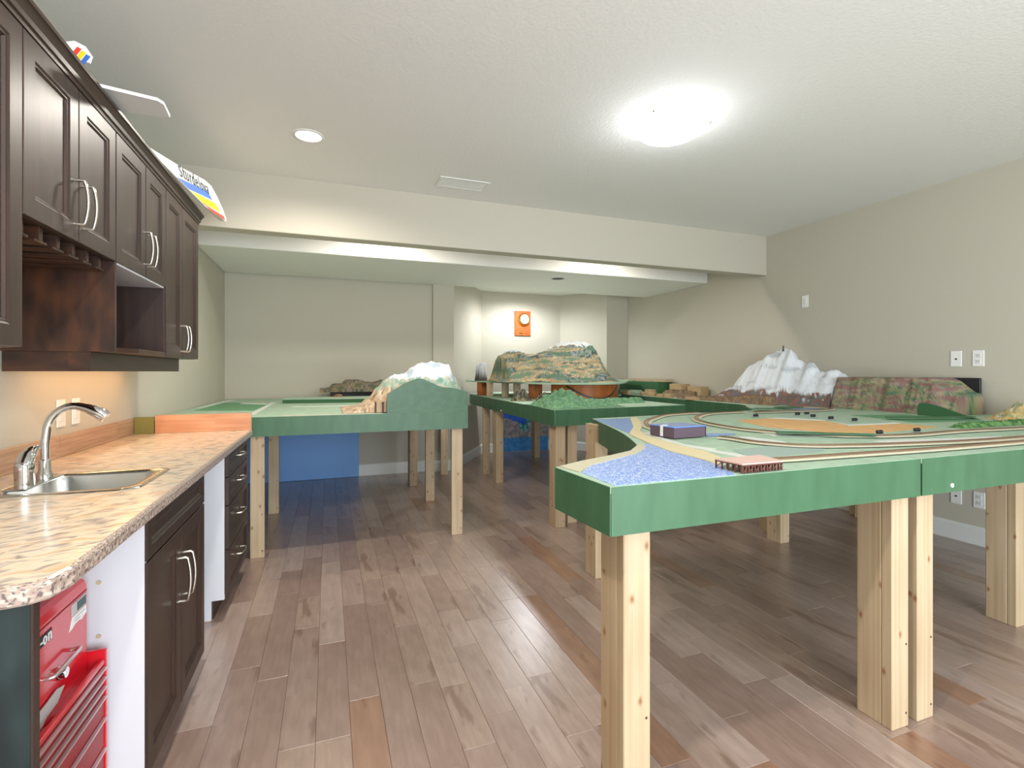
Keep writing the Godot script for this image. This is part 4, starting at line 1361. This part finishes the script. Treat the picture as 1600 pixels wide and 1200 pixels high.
func make_left_table() -> void:
	var b: B
	rng.seed = 9
	var x0 := -1.098
	var o := poly([x0, 3.80, 1.03, 3.80, 1.03, 5.95, 1.50, 5.95, 1.50, 6.37, x0, 6.42])
	var t := layout_table("green layout table in the corner behind the counter", o, [[Vector2(x0, 3.80), Vector2(1.03, 3.80)], [Vector2(1.03, 3.80), Vector2(1.03, 5.95), Vector2(1.50, 5.95), Vector2(1.50, 6.36)]])
	leg(t, -0.46, 3.83, -1)
	leg(t, 0.955, 3.84, 1)
	leg(t, -0.465, 4.98, -1)
	leg(t, 0.90, 5.64, -1)
	leg(t, 0.95, 4.93, 1)
	leg(t, 1.36, 6.12, 1)
	patch(t, "painted_field", [-1.0, 4.6, -0.56, 4.45, -0.53, 5.35, -0.98, 5.7], M.mid_green)
	patch(t, "pale_road", [-0.54, 4.0, -0.50, 4.0, -0.50, 5.6, -0.54, 5.6], M.pale_road, 0.002)
	patch(t, "pale_road", [-1.05, 4.9, -1.02, 4.9, -0.95, 6.2, -1.03, 6.2], M.pale_road, 0.002)
	patch(t, "pale_road", [-0.80, 5.4, -0.55, 5.2, -0.55, 5.32, -0.78, 5.6], M.pale_road, 0.003)
	patch(t, "pale_road", [-0.30, 4.75, 0.30, 4.75, 0.30, 4.83, -0.30, 4.83], M.pale_road, 0.002)
	patch(t, "pale_road", [-0.3, 3.81, 0.38, 3.81, 0.35, 3.86, -0.3, 3.85], M.ballast, 0.004)
	# raised platform at the back
	b = B.new(t.position); b.prism(poly([-0.42, 5.35, 0.75, 5.2, 0.75, 5.75, -0.40, 5.8]), TOP + 0.0005, TOP + 0.036); part(t, "riser", b, M.dark_green)
	b = B.new(t.position); b.prism(poly([-0.425, 5.345, 0.755, 5.195, 0.755, 5.755, -0.405, 5.805]), TOP + 0.0362, TOP + 0.041); part(t, "riser_top", b, M.green_top)
	# profile board before the snowy hill
	b = B.new(V(0.72, TOP, 3.81))
	var top := smooth_path(pairs([1.03, 1.13, 0.93, 1.158, 0.82, 1.172, 0.74, 1.205, 0.655, 1.235, 0.55, 1.205, 0.47, 1.155, 0.41, 1.120]), 4)
	top.append_array(pairs([0.41, 0.978, 1.03, 0.978]))
	b.slab_d(PackedVector2Array(top), 3.798, 3.812)
	single("profile_board", "pale green humped profile board before the snowy hill", "board", b, M.green_apron)
	# snowy hill
	var n1 := noise(101, 4.0, 4)
	var n2 := noise(102, 11.0, 3)
	var prof := [[0.10, 0.0], [0.22, 0.03], [0.31, 0.09], [0.38, 0.17], [0.44, 0.24], [0.52, 0.275], [0.60, 0.28], [0.66, 0.33], [0.72, 0.365], [0.84, 0.385], [0.92, 0.36], [0.97, 0.26], [1.02, 0.18]]
	var hf := func(x: float, d: float) -> float:
		var s := smoothstep(3.80, 4.02, d) * (1.0 - smoothstep(4.25, 4.62, d))
		return curve1(prof, x) * (0.35 + 0.65 * s) * (0.0 if d > 4.62 else 1.0) * (1 + 0.12 * n1.get_noise_2d(x, d)) + 0.008 * n2.get_noise_2d(x, d) * smoothstep(0.05, 0.12, curve1(prof, x))
	var cf := func(x: float, d: float, h: float) -> Color:
		if h > 0.255 + 0.05 * n1.get_noise_2d(x * 3, d * 3): return dab([lin(186, 200, 210), lin(222, 228, 236), lin(228, 232, 240), lin(232, 236, 242)], n1, x, h * 2, d)
		if h > 0.16 + 0.07 * n1.get_noise_2d(x * 2, d * 2 + 7): return dab([lin(120, 160, 140), lin(170, 190, 180), lin(206, 190, 160), lin(150, 170, 150)], n2, x, h * 2, d)
		return dab([lin(206, 180, 150), lin(184, 146, 112), lin(214, 204, 182), lin(150, 116, 90)], n2, x, h * 2, d)
	b = B.new(V(0.6, TOP, 4.2)); b.terrain(0.10, 1.02, 3.846, 4.65, 70, 60, TOP + 0.0065, hf, cf)
	single("snow_hill", "white capped model hill with tan slope behind the humped board", "model hill", b, M.rock_paint)
	# tunnel portal
	t = thing("tunnel_portal", "small timber tunnel portal at the foot of the snowy hill", "tunnel portal", V(0.37, TOP, 3.84))
	for x in [0.33, 0.385]:
		b = B.new(t.position); b.box(x - 0.006, x + 0.006, TOP + 0.004, TOP + 0.085, 3.822, 3.84, 0.001); part(t, "post", b, M.trestle_wood)
	b = B.new(t.position); b.box(0.322, 0.394, TOP + 0.0852, TOP + 0.1, 3.82, 3.842, 0.001); part(t, "lintel", b, M.raw_wood)
	# rock slab on a black box at the back
	b = B.new(V(0.3, TOP, 6.0)); b.box(0.02, 0.56, TOP + 0.0005, TOP + 0.085, 5.85, 6.2, 0.004)
	single("black_box", "flat black box under the camouflaged rock slab", "box", b, M.black)
	hf = func(x: float, d: float) -> float:
		var e := smoothstep(-0.09, 0.06, x) * (1.0 - smoothstep(0.62, 0.70, x)) * smoothstep(5.80, 5.9, d)
		return (0.03 + 0.05 * smoothstep(0.0, 0.05, x) * e + 0.045 * smoothstep(0.14, 0.2, x) * e - 0.03 * smoothstep(0.33, 0.42, x) * (1 - smoothstep(0.5, 0.62, x)) + 0.02 * n2.get_noise_2d(x * 2, d * 2) * e)
	cf = func(x: float, d: float, h: float) -> Color: return dab([lin(88, 96, 72), lin(118, 108, 84), lin(140, 120, 96), lin(70, 84, 74), lin(128, 116, 108)], n1, x * 2, h * 6, d)
	b = B.new(V(0.3, TOP + 0.086, 6.0)); b.terrain(-0.09, 0.70, 5.80, 6.3, 50, 34, TOP + 0.086, hf, cf)
	single("rock_slab", "camouflage coloured rock slab lying on the black box", "model rock", b, M.rock_paint)
	hf = func(x: float, d: float) -> float: return 0.03 * smoothstep(1.0, 0.2, Vector2((x - 0.1) / 0.07, (d - 5.80) / 0.04).length())
	cf = func(x: float, d: float, h: float) -> Color: return dab([lin(160, 120, 90), lin(130, 96, 74)], n2, x * 3, h, d * 3)
	b = B.new(V(0.1, TOP + 0.041, 5.72)); b.terrain(0.02, 0.18, 5.65, 5.74, 14, 10, TOP + 0.0412, func(x, d): return 0.03 * smoothstep(1.0, 0.2, Vector2((x - 0.1) / 0.07, (d - 5.695) / 0.04).length()), cf)
	single("small_boulder", "small brown boulder in front of the black box", "model rock", b, M.rock_paint)
	# blue board under the table against the wall
	b = B.new(V(-0.32, 0, 6.35)); b.box(-1.0, 0.352, 0.002, 0.84, 6.385, 6.400, 0.002)
	single("blue_backdrop_board", "plain sky blue board leaning under the corner table", "board", b, M.blue_board)

func make_mid_table() -> void:
	var b: B
	rng.seed = 19
	var o := poly([1.72, 3.67, 3.14, 3.82, 3.24, 5.6, 3.78, 5.9, 3.80, 6.8, 3.3, 7.3, 2.2, 7.3, 1.86, 6.75, 1.81, 5.93])
	var t := layout_table("green layout table in the middle carrying the painted mountain", o, [[Vector2(1.722, 3.672), Vector2(3.14, 3.82)], [Vector2(1.81, 5.925), Vector2(1.72, 3.67)], [Vector2(3.14, 3.82), Vector2(3.24, 5.6)], [Vector2(2.2, 7.3), Vector2(1.86, 6.75), Vector2(1.811, 5.935)]])
	leg(t, 1.80, 3.72, -1)
	leg(t, 1.95, 3.80, 1)
	leg(t, 2.06, 4.1, -1)
	leg(t, 1.86, 5.45, -1)
	leg(t, 1.87, 5.99, 1)
	leg(t, 2.93, 6.85, -1)
	leg(t, 3.2, 6.2, 1)
	patch(t, "painted_field", [2.2, 3.76, 3.1, 3.86, 3.15, 4.4, 2.6, 4.5], M.green_top)
	b = B.new(t.position); b.tube([V(1.775, 0.862, 5.15), V(1.768, 0.862, 5.15)], 0.008, 10); part(t, "bolt_cap", b, M.plate_plastic)
	# upper deck with supports
	var deck := smooth_path(pairs([1.80, 6.75, 1.87, 6.2, 2.0, 5.5, 2.15, 5.08, 2.4, 4.78, 2.7, 4.65, 3.0, 4.75, 3.28, 5.05, 3.6, 5.5, 3.93, 5.95, 4.2, 6.2]), 5)
	deck.append_array(pairs([4.2, 6.75]))
	t = thing("upper_deck", "pale green upper deck carrying the camouflage painted mountain", "deck", V(2.7, TOP, 5.8))
	b = B.new(t.position); b.prism(PackedVector2Array(deck), 1.150, 1.168); part(t, "deck_board", b, M.green_top)
	b = B.new(t.position)
	var sk := smooth_path(pairs([2.33, 5.05, 2.5, 4.83, 2.72, 4.74, 2.95, 4.80, 3.15, 5.0]), 6)
	var pts := []
	for q in sk: pts.append(V(q.x, TOP + 0.001, q.y))
	b.sweep(pts, [Vector2(0, 0), Vector2(0.006, 0), Vector2(0.006, 0.171), Vector2(0, 0.171)])
	part(t, "skirt", b, M.hardboard, "curved brown hardboard skirt")
	b = B.new(t.position)
	var band := []
	for k in range(4, sk.size() - 2): band.append(V(sk[k].x, TOP + 0.15 - 0.14 * sin(PI * (k - 4) / float(sk.size() - 7)), sk[k].y - 0.0085))
	b.sweep(band, [Vector2(-0.002, -0.004), Vector2(0.001, -0.004), Vector2(0.001, 0.016), Vector2(-0.002, 0.016)])
	part(t, "painted_stripe", b, M.teal_sheen_and_stripe, "dark teal painted stripe")
	b = B.new(t.position); b.box(1.84, 2.0, TOP + 0.001, 1.149, 6.3, 6.32, 0.002); part(t, "back_board", b, M.hardboard)
	for q in [[1.90, 6.0], [2.02, 5.75], [2.08, 5.5], [3.5, 5.9]]:
		b = B.new(t.position); b.box(q[0] - 0.02, q[0] + 0.06, TOP + 0.001, 1.149, q[1], q[1] + 0.038, 0.002); part(t, "support_block", b, M.pine)
	b = B.new(t.position); b.box(2.16, 2.33, TOP + 0.001, 1.149, 5.30, 5.31, 0.001); part(t, "back_board", b, M.hardboard)
	# camouflage mountain
	var n1 := noise(111, 2.6, 3)
	var n2 := noise(112, 7.0, 3)
	var n3 := noise(113, 20.0, 2)
	var prof := [[1.88, 0.0], [1.93, 0.03], [1.98, 0.325], [2.11, 0.395], [2.18, 0.36], [2.25, 0.30], [2.36, 0.33], [2.473, 0.345], [2.58, 0.39], [2.696, 0.445], [2.80, 0.47], [2.882, 0.485], [2.985, 0.45], [3.07, 0.36], [3.158, 0.275], [3.288, 0.125], [3.41, 0.02], [3.45, 0.0]]
	var hf := func(x: float, d: float) -> float:
		var front: float = 4.92 + 0.35 * smoothstep(2.5, 2.0, x) + 0.3 * smoothstep(2.95, 3.4, x)
		var s := smoothstep(front - 0.02, front + 0.42, d) * (1.0 - smoothstep(5.85, 6.25, d))
		var q := s * 6.0
		var terr: float = 0.55 * s + 0.45 * (floor(q) + smoothstep(0.5, 1.0, q - floor(q))) / 6.0
		return curve1(prof, x) * terr * (1 + 0.10 * n1.get_noise_2d(x, d)) + 0.010 * n2.get_noise_2d(x, d) * s
	var camo := [lin(96, 124, 102), lin(140, 150, 150), lin(72, 76, 80), lin(122, 142, 118), lin(176, 142, 110), lin(204, 184, 138), lin(128, 146, 136), lin(190, 158, 122), lin(112, 136, 114)]
	var cf := func(x: float, d: float, h: float) -> Color:
		if h > 0.43 + 0.05 * n2.get_noise_2d(x * 2, d) or (x < 2.2 and h > 0.36 + 0.03 * n2.get_noise_2d(x * 2, d)): return lin(222, 226, 232)
		return dab(camo, n1, x * 0.6, h * 4.2 + 0.06 * n2.get_noise_2d(x, d), d * 0.3)
	b = B.new(V(2.65, 1.168, 5.6)); b.terrain(1.90, 3.45, 4.86, 6.30, 150, 190, 1.1685, hf, cf)
	single("camouflage_mountain", "tan, green and grey painted mountain on the upper deck", "model mountain", b, M.rock_paint)
	hf = func(x: float, d: float) -> float:
		var r := Vector2((x - 1.925) / 0.085, (d - 6.42) / 0.1).length()
		return 0.22 * smoothstep(1.0, 0.75, r) * (1 + 0.25 * n2.get_noise_2d(x, d)) + 0.01 * n3.get_noise_2d(x, d) * smoothstep(1.0, 0.6, r)
	cf = func(x: float, d: float, h: float) -> Color: return dab([lin(190, 194, 202), lin(222, 224, 230), lin(212, 214, 220)], n2, x, h, d) if h > 0.09 + 0.03 * n3.get_noise_2d(x, d) else lin(74, 66, 58)
	b = B.new(V(1.93, 1.168, 6.42)); b.terrain(1.84, 2.0, 6.31, 6.52, 26, 26, 1.1685, hf, cf)
	single("white_boulder", "small whitish boulder at the left end of the upper deck", "model rock", b, M.rock_paint)
	# green foam hills at the near corner
	var gp := [[1.74, 0.01], [1.80, 0.05], [1.86, 0.09], [1.91, 0.085], [1.97, 0.14], [2.03, 0.12], [2.10, 0.055], [2.16, 0.075], [2.24, 0.05], [2.34, 0.055], [2.42, 0.03], [2.5, 0.0]]
	hf = func(x: float, d: float) -> float:
		var e := 3.69 + (x - 1.72) * 0.105
		var s := smoothstep(e, e + 0.22, d) * (1 - smoothstep(4.15, 4.4, d))
		return curve1(gp, x) * s * (1 + 0.3 * n2.get_noise_2d(x, d)) + 0.016 * n2.get_noise_2d(x * 1.6, d * 1.6) * s
	cf = func(x: float, d: float, h: float) -> Color: return dab([lin(84, 128, 90), lin(104, 148, 108), lin(122, 162, 122), lin(92, 134, 104)], n2, x * 2, h * 3, d * 2)
	b = B.new(V(2.1, TOP, 4.0)); b.terrain(1.735, 2.49, 3.70, 4.4, 90, 60, TOP + 0.002, hf, cf)
	single("green_hills", "lumpy green foam hills at the near corner of the middle table", "model hill", b, M.rock_paint)
	hf = func(x: float, d: float) -> float:
		return (0.045 + 0.02 * n2.get_noise_2d(x * 2, d * 2)) * smoothstep(0.0, 0.4, 1 - absf((d - 4.25 - (x - 2.5) * 0.1) / 0.09)) * smoothstep(2.5, 2.55, x) * (1 - smoothstep(2.95, 3.0, x))
	b = B.new(V(2.75, TOP, 4.28)); b.terrain(2.5, 3.0, 4.14, 4.42, 50, 24, TOP + 0.002, hf, cf)
	single("green_hedge", "long low green hedge right of the foam hills", "model hedge", b, M.rock_paint)
	# dark rocks under the deck rim
	for q in [[1.95, 5.0, 0.13, 0.1, "dark rock lump under the deck's left rim"], [2.12, 4.78, 0.11, 0.075, "dark rock lump between deck skirt and foam hills"], [3.33, 5.1, 0.1, 0.09, "grey rock lump at the right end of the skirt"]]:
		var cx: float = q[0]
		var cd: float = q[1]
		var rr: float = q[2]
		var hh: float = q[3]
		b = B.new(V(cx, TOP, cd))
		if cx > 3.2: b.o = V(cx, 1.1685, cd)
		b.terrain(cx - rr, cx + rr, cd - 0.08, cd + 0.08, 26, 20, TOP, func(x, d): return hh * smoothstep(1.0, 0.3, Vector2((x - cx) / rr, (d - cd) / 0.08).length()) * (1 + 0.6 * n2.get_noise_2d(x * 3, d * 3)), func(x, d, h): return dab([lin(52, 54, 50), lin(96, 98, 84), lin(74, 70, 62), lin(150, 140, 110)], n3, x, h * 2, d))
		b.o = V(cx, TOP, cd)
		if cx < 3.2: single("dark_rock", q[4], "model rock", b, M.rock_paint, "dark rocks on the middle table")

func make_right_shelf() -> void:
	var b: B
	rng.seed = 29
	var o := poly([3.465, 3.402, 4.51, 3.402, 4.51, 6.78, 3.84, 6.78, 3.83, 5.94, 3.68, 3.70, 3.60, 3.55])
	var t := layout_table("narrow green layout shelf along the long wall", o, [[Vector2(3.84, 6.78), Vector2(3.83, 5.94), Vector2(3.68, 3.70), Vector2(3.60, 3.55), Vector2(3.465, 3.402)]])
	leg(t, 3.84, 3.80, -1)
	leg(t, 3.93, 6.2, -1)
	leg(t, 4.43, 4.6, 1)
	b = B.new(t.position); b.tube([V(3.64, 0.93, 3.60), V(3.625, 0.93, 3.585)], 0.008, 10); part(t, "bolt_cap", b, M.plate_plastic)
	b = B.new(V(4.4, TOP, 6.3)); b.box(4.27, 4.50, TOP, 1.145, 5.75, 6.72, 0.003)
	single("green_riser_box", "dark green riser box at the far end of the wall shelf", "box", b, M.dark_green)
	b = B.new(V(4.4, 1.145, 6.2)); b.uo = Vector2(1.3, 2.2); b.box(4.36, 4.49, 1.1455, 1.183, 5.70, 6.74, 0.003)
	single("long_plank", "long pale pine plank lying on the green riser box", "plank", b, M.pine)
	b = B.new(V(4.42, TOP, 5.45)); b.box(4.34, 4.49, TOP, 1.125, 5.36, 5.60, 0.003)
	single("cream_block", "cream wooden block standing beside the green riser box", "block", b, M.raw_wood)
	b = B.new(V(4.42, TOP, 5.1)); b.box(4.36, 4.49, TOP, 1.10, 5.02, 5.26, 0.003)
	single("cream_block", "second cream wooden block, nearer the white mountain", "block", b, M.raw_wood)
	var spots := [[3.88, 5.92, 0.10, 0.055, 12], [3.95, 5.62, 0.12, 0.045, -20], [3.86, 5.32, 0.09, 0.05, 30], [3.85, 5.10, 0.14, 0.04, -8], [3.81, 4.92, 0.08, 0.05, 15], [4.12, 5.72, 0.14, 0.07, 5], [4.245, 5.30, 0.12, 0.06, -15], [3.755, 4.45, 0.16, 0.03, 4]]
	var which := ["next to the pale green slab", "second from the pale green slab", "third along the shelf rim", "flat and long, fourth along the shelf rim", "fifth along the shelf rim, before the brown ridge", "tallest, against the green riser box", "behind the rim row beside the cream block", "thin and long, nearest the wide table"]
	for qi in spots.size():
		var q: Array = spots[qi]
		var n := thing("wood_offcut", "pine offcut on the wall shelf, " + which[qi], "offcut", V(q[0], TOP, q[1]), "pine offcuts on the wall shelf")
		n.rotation.y = deg_to_rad(q[4])
		b = B.new()
		b.uo = Vector2(rng.randf(), rng.randf())
		b.box(-0.035, 0.035, 0.0, q[3], -q[2] / 2, q[2] / 2, 0.002)
		part(n, "block_face", b, M.raw_wood)
	b = B.new(V(4.0, TOP + 0.06, 6.2)); b.prism(poly([3.86, 6.05, 4.2, 6.02, 4.22, 6.3, 3.9, 6.35]), TOP + 0.002, TOP + 0.05)
	single("green_slab", "pale green slab among the offcuts on the wall shelf", "slab", b, M.green_top)

func make_wall_things() -> void:
	var b: B
	# plates on the long wall
	var plates := [[3.703, 2.0, "switch", "white blank wall plate high on the long wall"], [2.41, 1.387, "jack", "white wall plate with one jack above the cliff"], [2.27, 1.387, "outlet", "white outlet plate above the yellow hill"], [2.41, 0.335, "jack", "white jack plate low on the wall under the table"], [2.265, 0.335, "outlet", "white outlet plate low on the wall under the table"]]
	for q in plates:
		var d: float = q[0]
		var h: float = q[1]
		var t := thing("wall_plate", q[3], "wall plate", V(XR, h, d), "white plates on the long wall")
		b = B.new(t.position); b.box(XR - 0.006, XR - 0.0004, h - 0.060, h + 0.060, d - 0.036, d + 0.036, 0.002); part(t, "plate", b, M.plate_plastic)
		if q[2] == "jack":
			b = B.new(t.position); b.box(XR - 0.0072, XR - 0.006, h - 0.008, h + 0.004, d - 0.007, d + 0.007); part(t, "socket", b, M.slot)
		elif q[2] == "outlet":
			for s in [-1.0, 1.0]:
				b = B.new(t.position); b.box(XR - 0.009, XR - 0.006, h + s * 0.022 - 0.015, h + s * 0.022 + 0.015, d - 0.016, d + 0.016, 0.002); var f := part(t, "socket", b, M.white_trim)
				for k in [-1.0, 1.0]:
					b = B.new(t.position); b.box(XR - 0.0095, XR - 0.0088, h + s * 0.022 - 0.004, h + s * 0.022 + 0.006, d + k * 0.006 - 0.001, d + k * 0.006 + 0.001); part(f, "slot", b, M.slot)
		else:
			b = B.new(t.position); b.box(XR - 0.010, XR - 0.006, h - 0.03, h + 0.03, d - 0.015, d + 0.015, 0.002); part(t, "rocker", b, M.white_trim)
	for q in [[2.735, "white switch plate on the splash wall behind the faucet"], [2.872, "white outlet plate right of the switch behind the faucet"]]:
		var d: float = q[0]
		var t := thing("wall_plate", q[1], "wall plate", V(XL, 1.105, d), "white plates behind the faucet")
		b = B.new(t.position); b.box(XL + 0.0004, XL + 0.006, 1.045, 1.165, d - 0.036, d + 0.036, 0.002); part(t, "plate", b, M.plate_plastic)
		b = B.new(t.position); b.box(XL + 0.006, XL + 0.010, 1.072, 1.138, d - 0.016, d + 0.016, 0.002); part(t, "rocker", b, M.white_trim)
	# clock plaque in the bay
	var t := thing("wall_clock", "wooden plaque with a round brass clock in the bay", "clock", V(2.984, 2.078, 7.6))
	b = B.new(t.position); b.box(2.842, 3.126, 1.876, 2.28, 7.578, 7.599, 0.006); part(t, "plaque", b, M.clock_wood)
	var cx := 2.998
	var ch := 2.145
	b = B.new(t.position)
	b.tube([V(cx, ch, 7.578), V(cx, ch, 7.565), V(cx, ch, 7.535), V(cx, ch, 7.53)], 0.1, 32, [0.105, 0.105, 0.09, 0.082])
	part(t, "clock_case", b, M.brass, "brass clock case")
	b = B.new(t.position); b.tube([V(cx, ch, 7.531), V(cx, ch, 7.5285)], 0.075, 28); var face := part(t, "clock_dial", b, M.clock_face)
	b = B.new(t.position); b.tube([V(cx, ch, 7.5275), V(cx + 0.012, ch - 0.05, 7.5275)], 0.0035, 6); b.tube([V(cx, ch, 7.5275), V(cx - 0.012, ch + 0.03, 7.5275)], 0.004, 6); part(face, "hands", b, M.slot)
	b = B.new(t.position); b.box(2.885, 2.905, 2.13, 2.165, 7.57, 7.578, 0.002); part(t, "key", b, M.brass)
	b = B.new(t.position); b.box(2.92, 2.975, 1.905, 1.925, 7.575, 7.578, 0.001); part(t, "name_plate", b, M.brass)
	var tm := TextMesh.new()
	tm.text = "CNR"
	tm.font_size = 32
	tm.pixel_size = 0.0012
	tm.depth = 0.003
	var n := MeshInstance3D.new()
	n.name = "lettering"
	n.mesh = tm
	n.material_override = M.brass
	t.add_child(n)
	n.position = V(3.03, 1.915, 7.577) - t.position
	# painted backdrop leaning in the bay
	var p1 := noise(121, 0.03, 3)
	var pt := tex(256, 192, func(x, y):
		var u: float = x / 256.0
		var v: float = 1.0 - y / 192.0
		var ridge := 0.52 + 0.16 * absf(sin(u * 5.2 + 0.6)) + 0.05 * p1.get_noise_1d(x * 2.0)
		var s := p1.get_noise_2d(x * 1.5, y * 1.5)
		if v < 0.28: return Color(0.18, 0.44, 0.68).lerp(Color(0.26, 0.54, 0.76), clampf(0.5 + s, 0, 1))
		if v < ridge:
			var c := Color(0.42, 0.42, 0.47).lerp(Color(0.62, 0.56, 0.52), clampf(0.5 + s * 1.2, 0, 1))
			if absf(u - 0.54) < 0.07 * (v - 0.2) * 4.0 and v > 0.4: c = Color(0.12, 0.40, 0.42).lerp(Color(0.45, 0.70, 0.70), clampf(0.5 + s * 2.0, 0, 1))
			return c
		return Color(0.10, 0.30, 0.66).lerp(Color(0.16, 0.38, 0.76), clampf(0.5 + s, 0, 1)))
	var pm := textured("backdrop_paint", pt, 0.5, Vector3(1, 1, 1))
	t = thing("painted_backdrop", "painted board of mountains, sky and water standing in the bay", "painting", V(2.95, 0, 7.53))
	b = B.new(t.position); b.box(2.50, 3.42, 0.001, 0.80, 7.545, 7.565, 0.002); part(t, "board", b, M.blue_board)
	b = B.new(t.position); b.flat(); b.quad(V(2.502, 0.003, 7.5445), V(3.418, 0.003, 7.5445), V(3.418, 0.798, 7.5445), V(2.502, 0.798, 7.5445), Vector3.BACK, [Vector2(0, 1), Vector2(1, 1), Vector2(1, 0), Vector2(0, 0)])
	part(t, "painting_face", b, pm, "painted mountains above blue water")
	# ceiling vent
	t = thing("ceiling_vent", "flat white slotted vent on the ceiling near the beam", "vent", V(1.0, CEIL, 3.84))
	b = B.new(t.position)
	b.box(0.80, 1.20, CEIL - 0.008, CEIL - 0.0003, 3.735, 3.757, 0.002)
	b.box(0.80, 1.20, CEIL - 0.008, CEIL - 0.0003, 3.918, 3.94, 0.002)
	b.box(0.80, 0.822, CEIL - 0.008, CEIL - 0.0003, 3.757, 3.918, 0.002)
	b.box(1.178, 1.20, CEIL - 0.008, CEIL - 0.0003, 3.757, 3.918, 0.002)
	part(t, "frame", b, M.white_trim)
	for k in 8:
		b = B.new(t.position); b.box(0.822, 1.178, CEIL - 0.006, CEIL - 0.001, 3.762 + k * 0.0195, 3.776 + k * 0.0195, 0.001); part(t, "slat", b, M.white_trim)

func _ready() -> void:
	# camera
	var cam := Camera3D.new()
	cam.name = "camera"
	add_child(cam)
	cam.position = Vector3(0, EYE, 0)
	cam.rotation_degrees = Vector3(0, -YAW, 0)
	var near := 0.05
	cam.set_frustum(near * 1200.0 / FOCAL, Vector2(0, -(600.0 - HORIZON) / FOCAL * near), near, 60.0)
	cam.current = true
	# environment: a closed room, so only its lamps light it
	var we := WorldEnvironment.new()
	we.name = "environment"
	var env := Environment.new()
	env.background_mode = Environment.BG_COLOR
	env.background_color = Color(0.80, 0.86, 0.92)
	env.ambient_light_source = Environment.AMBIENT_SOURCE_DISABLED
	env.tonemap_mode = Environment.TONE_MAPPER_LINEAR
	env.tonemap_exposure = 1.27
	env.sdfgi_enabled = true
	env.ssao_enabled = true
	env.ssil_enabled = true
	we.environment = env
	add_child(we)
	make_materials()
	# daylight through the glazed door behind the viewer
	var day := AreaLight3D.new()
	day.name = "patio_door_daylight"
	add_child(day)
	day.position = V(1.5, 1.16, -2.44)
	day.rotation_degrees = Vector3(0, 0, 0)
	day.area_size = Vector2(3.2, 2.1)
	day.area_range = 20.0
	day.light_energy = 20.0
	day.light_color = Color(0.93, 0.97, 1.0)
	day.shadow_enabled = true
	# lamps
	dome_light(1.893, 2.43, 0.17, "white glass dome lamp glowing on the ceiling")
	dome_light(1.893, -0.7, 0.5, "unseen dome lamp added behind the viewer to brighten the ceiling")  # unseen lamp, added to lift the ceiling brightness
	pot_light(-0.117, CEIL, 3.392, 1.9, Color(1.0, 0.97, 0.92), "lit recessed lamp in the ceiling near the cabinets")
	pot_light(-0.117, CEIL, 0.6, 3.4, Color(1.0, 0.97, 0.92), "lit recessed lamp above the near end of the counter")
	pot_light(0.5, CEIL, 4.57, 1.5, Color(1.0, 0.97, 0.93), "recessed lamp hidden behind the beam, nearer the cabinets")
	pot_light(2.9, CEIL, 4.57, 1.3, Color(1.0, 0.97, 0.93), "recessed lamp hidden behind the beam, nearer the long wall")
	pot_light(2.85, 2.57, 6.94, 2.8, Color(0.97, 0.98, 1.0), "recessed lamp in the ceiling of the bay")
	pot_light(2.60, 2.4155, 5.447, 0.0, Color.WHITE, "unlit round recessed lamp in the lower ceiling", false)
	make_room()
	make_upper_cabinets()
	make_base_cabinets()
	make_counter()
	make_front_tables()
	make_left_table()
	make_mid_table()
	make_right_shelf()
	make_scenery()
	make_toolbox()
	make_cabinet_top_plane()
	make_table_things()
	make_wall_things()
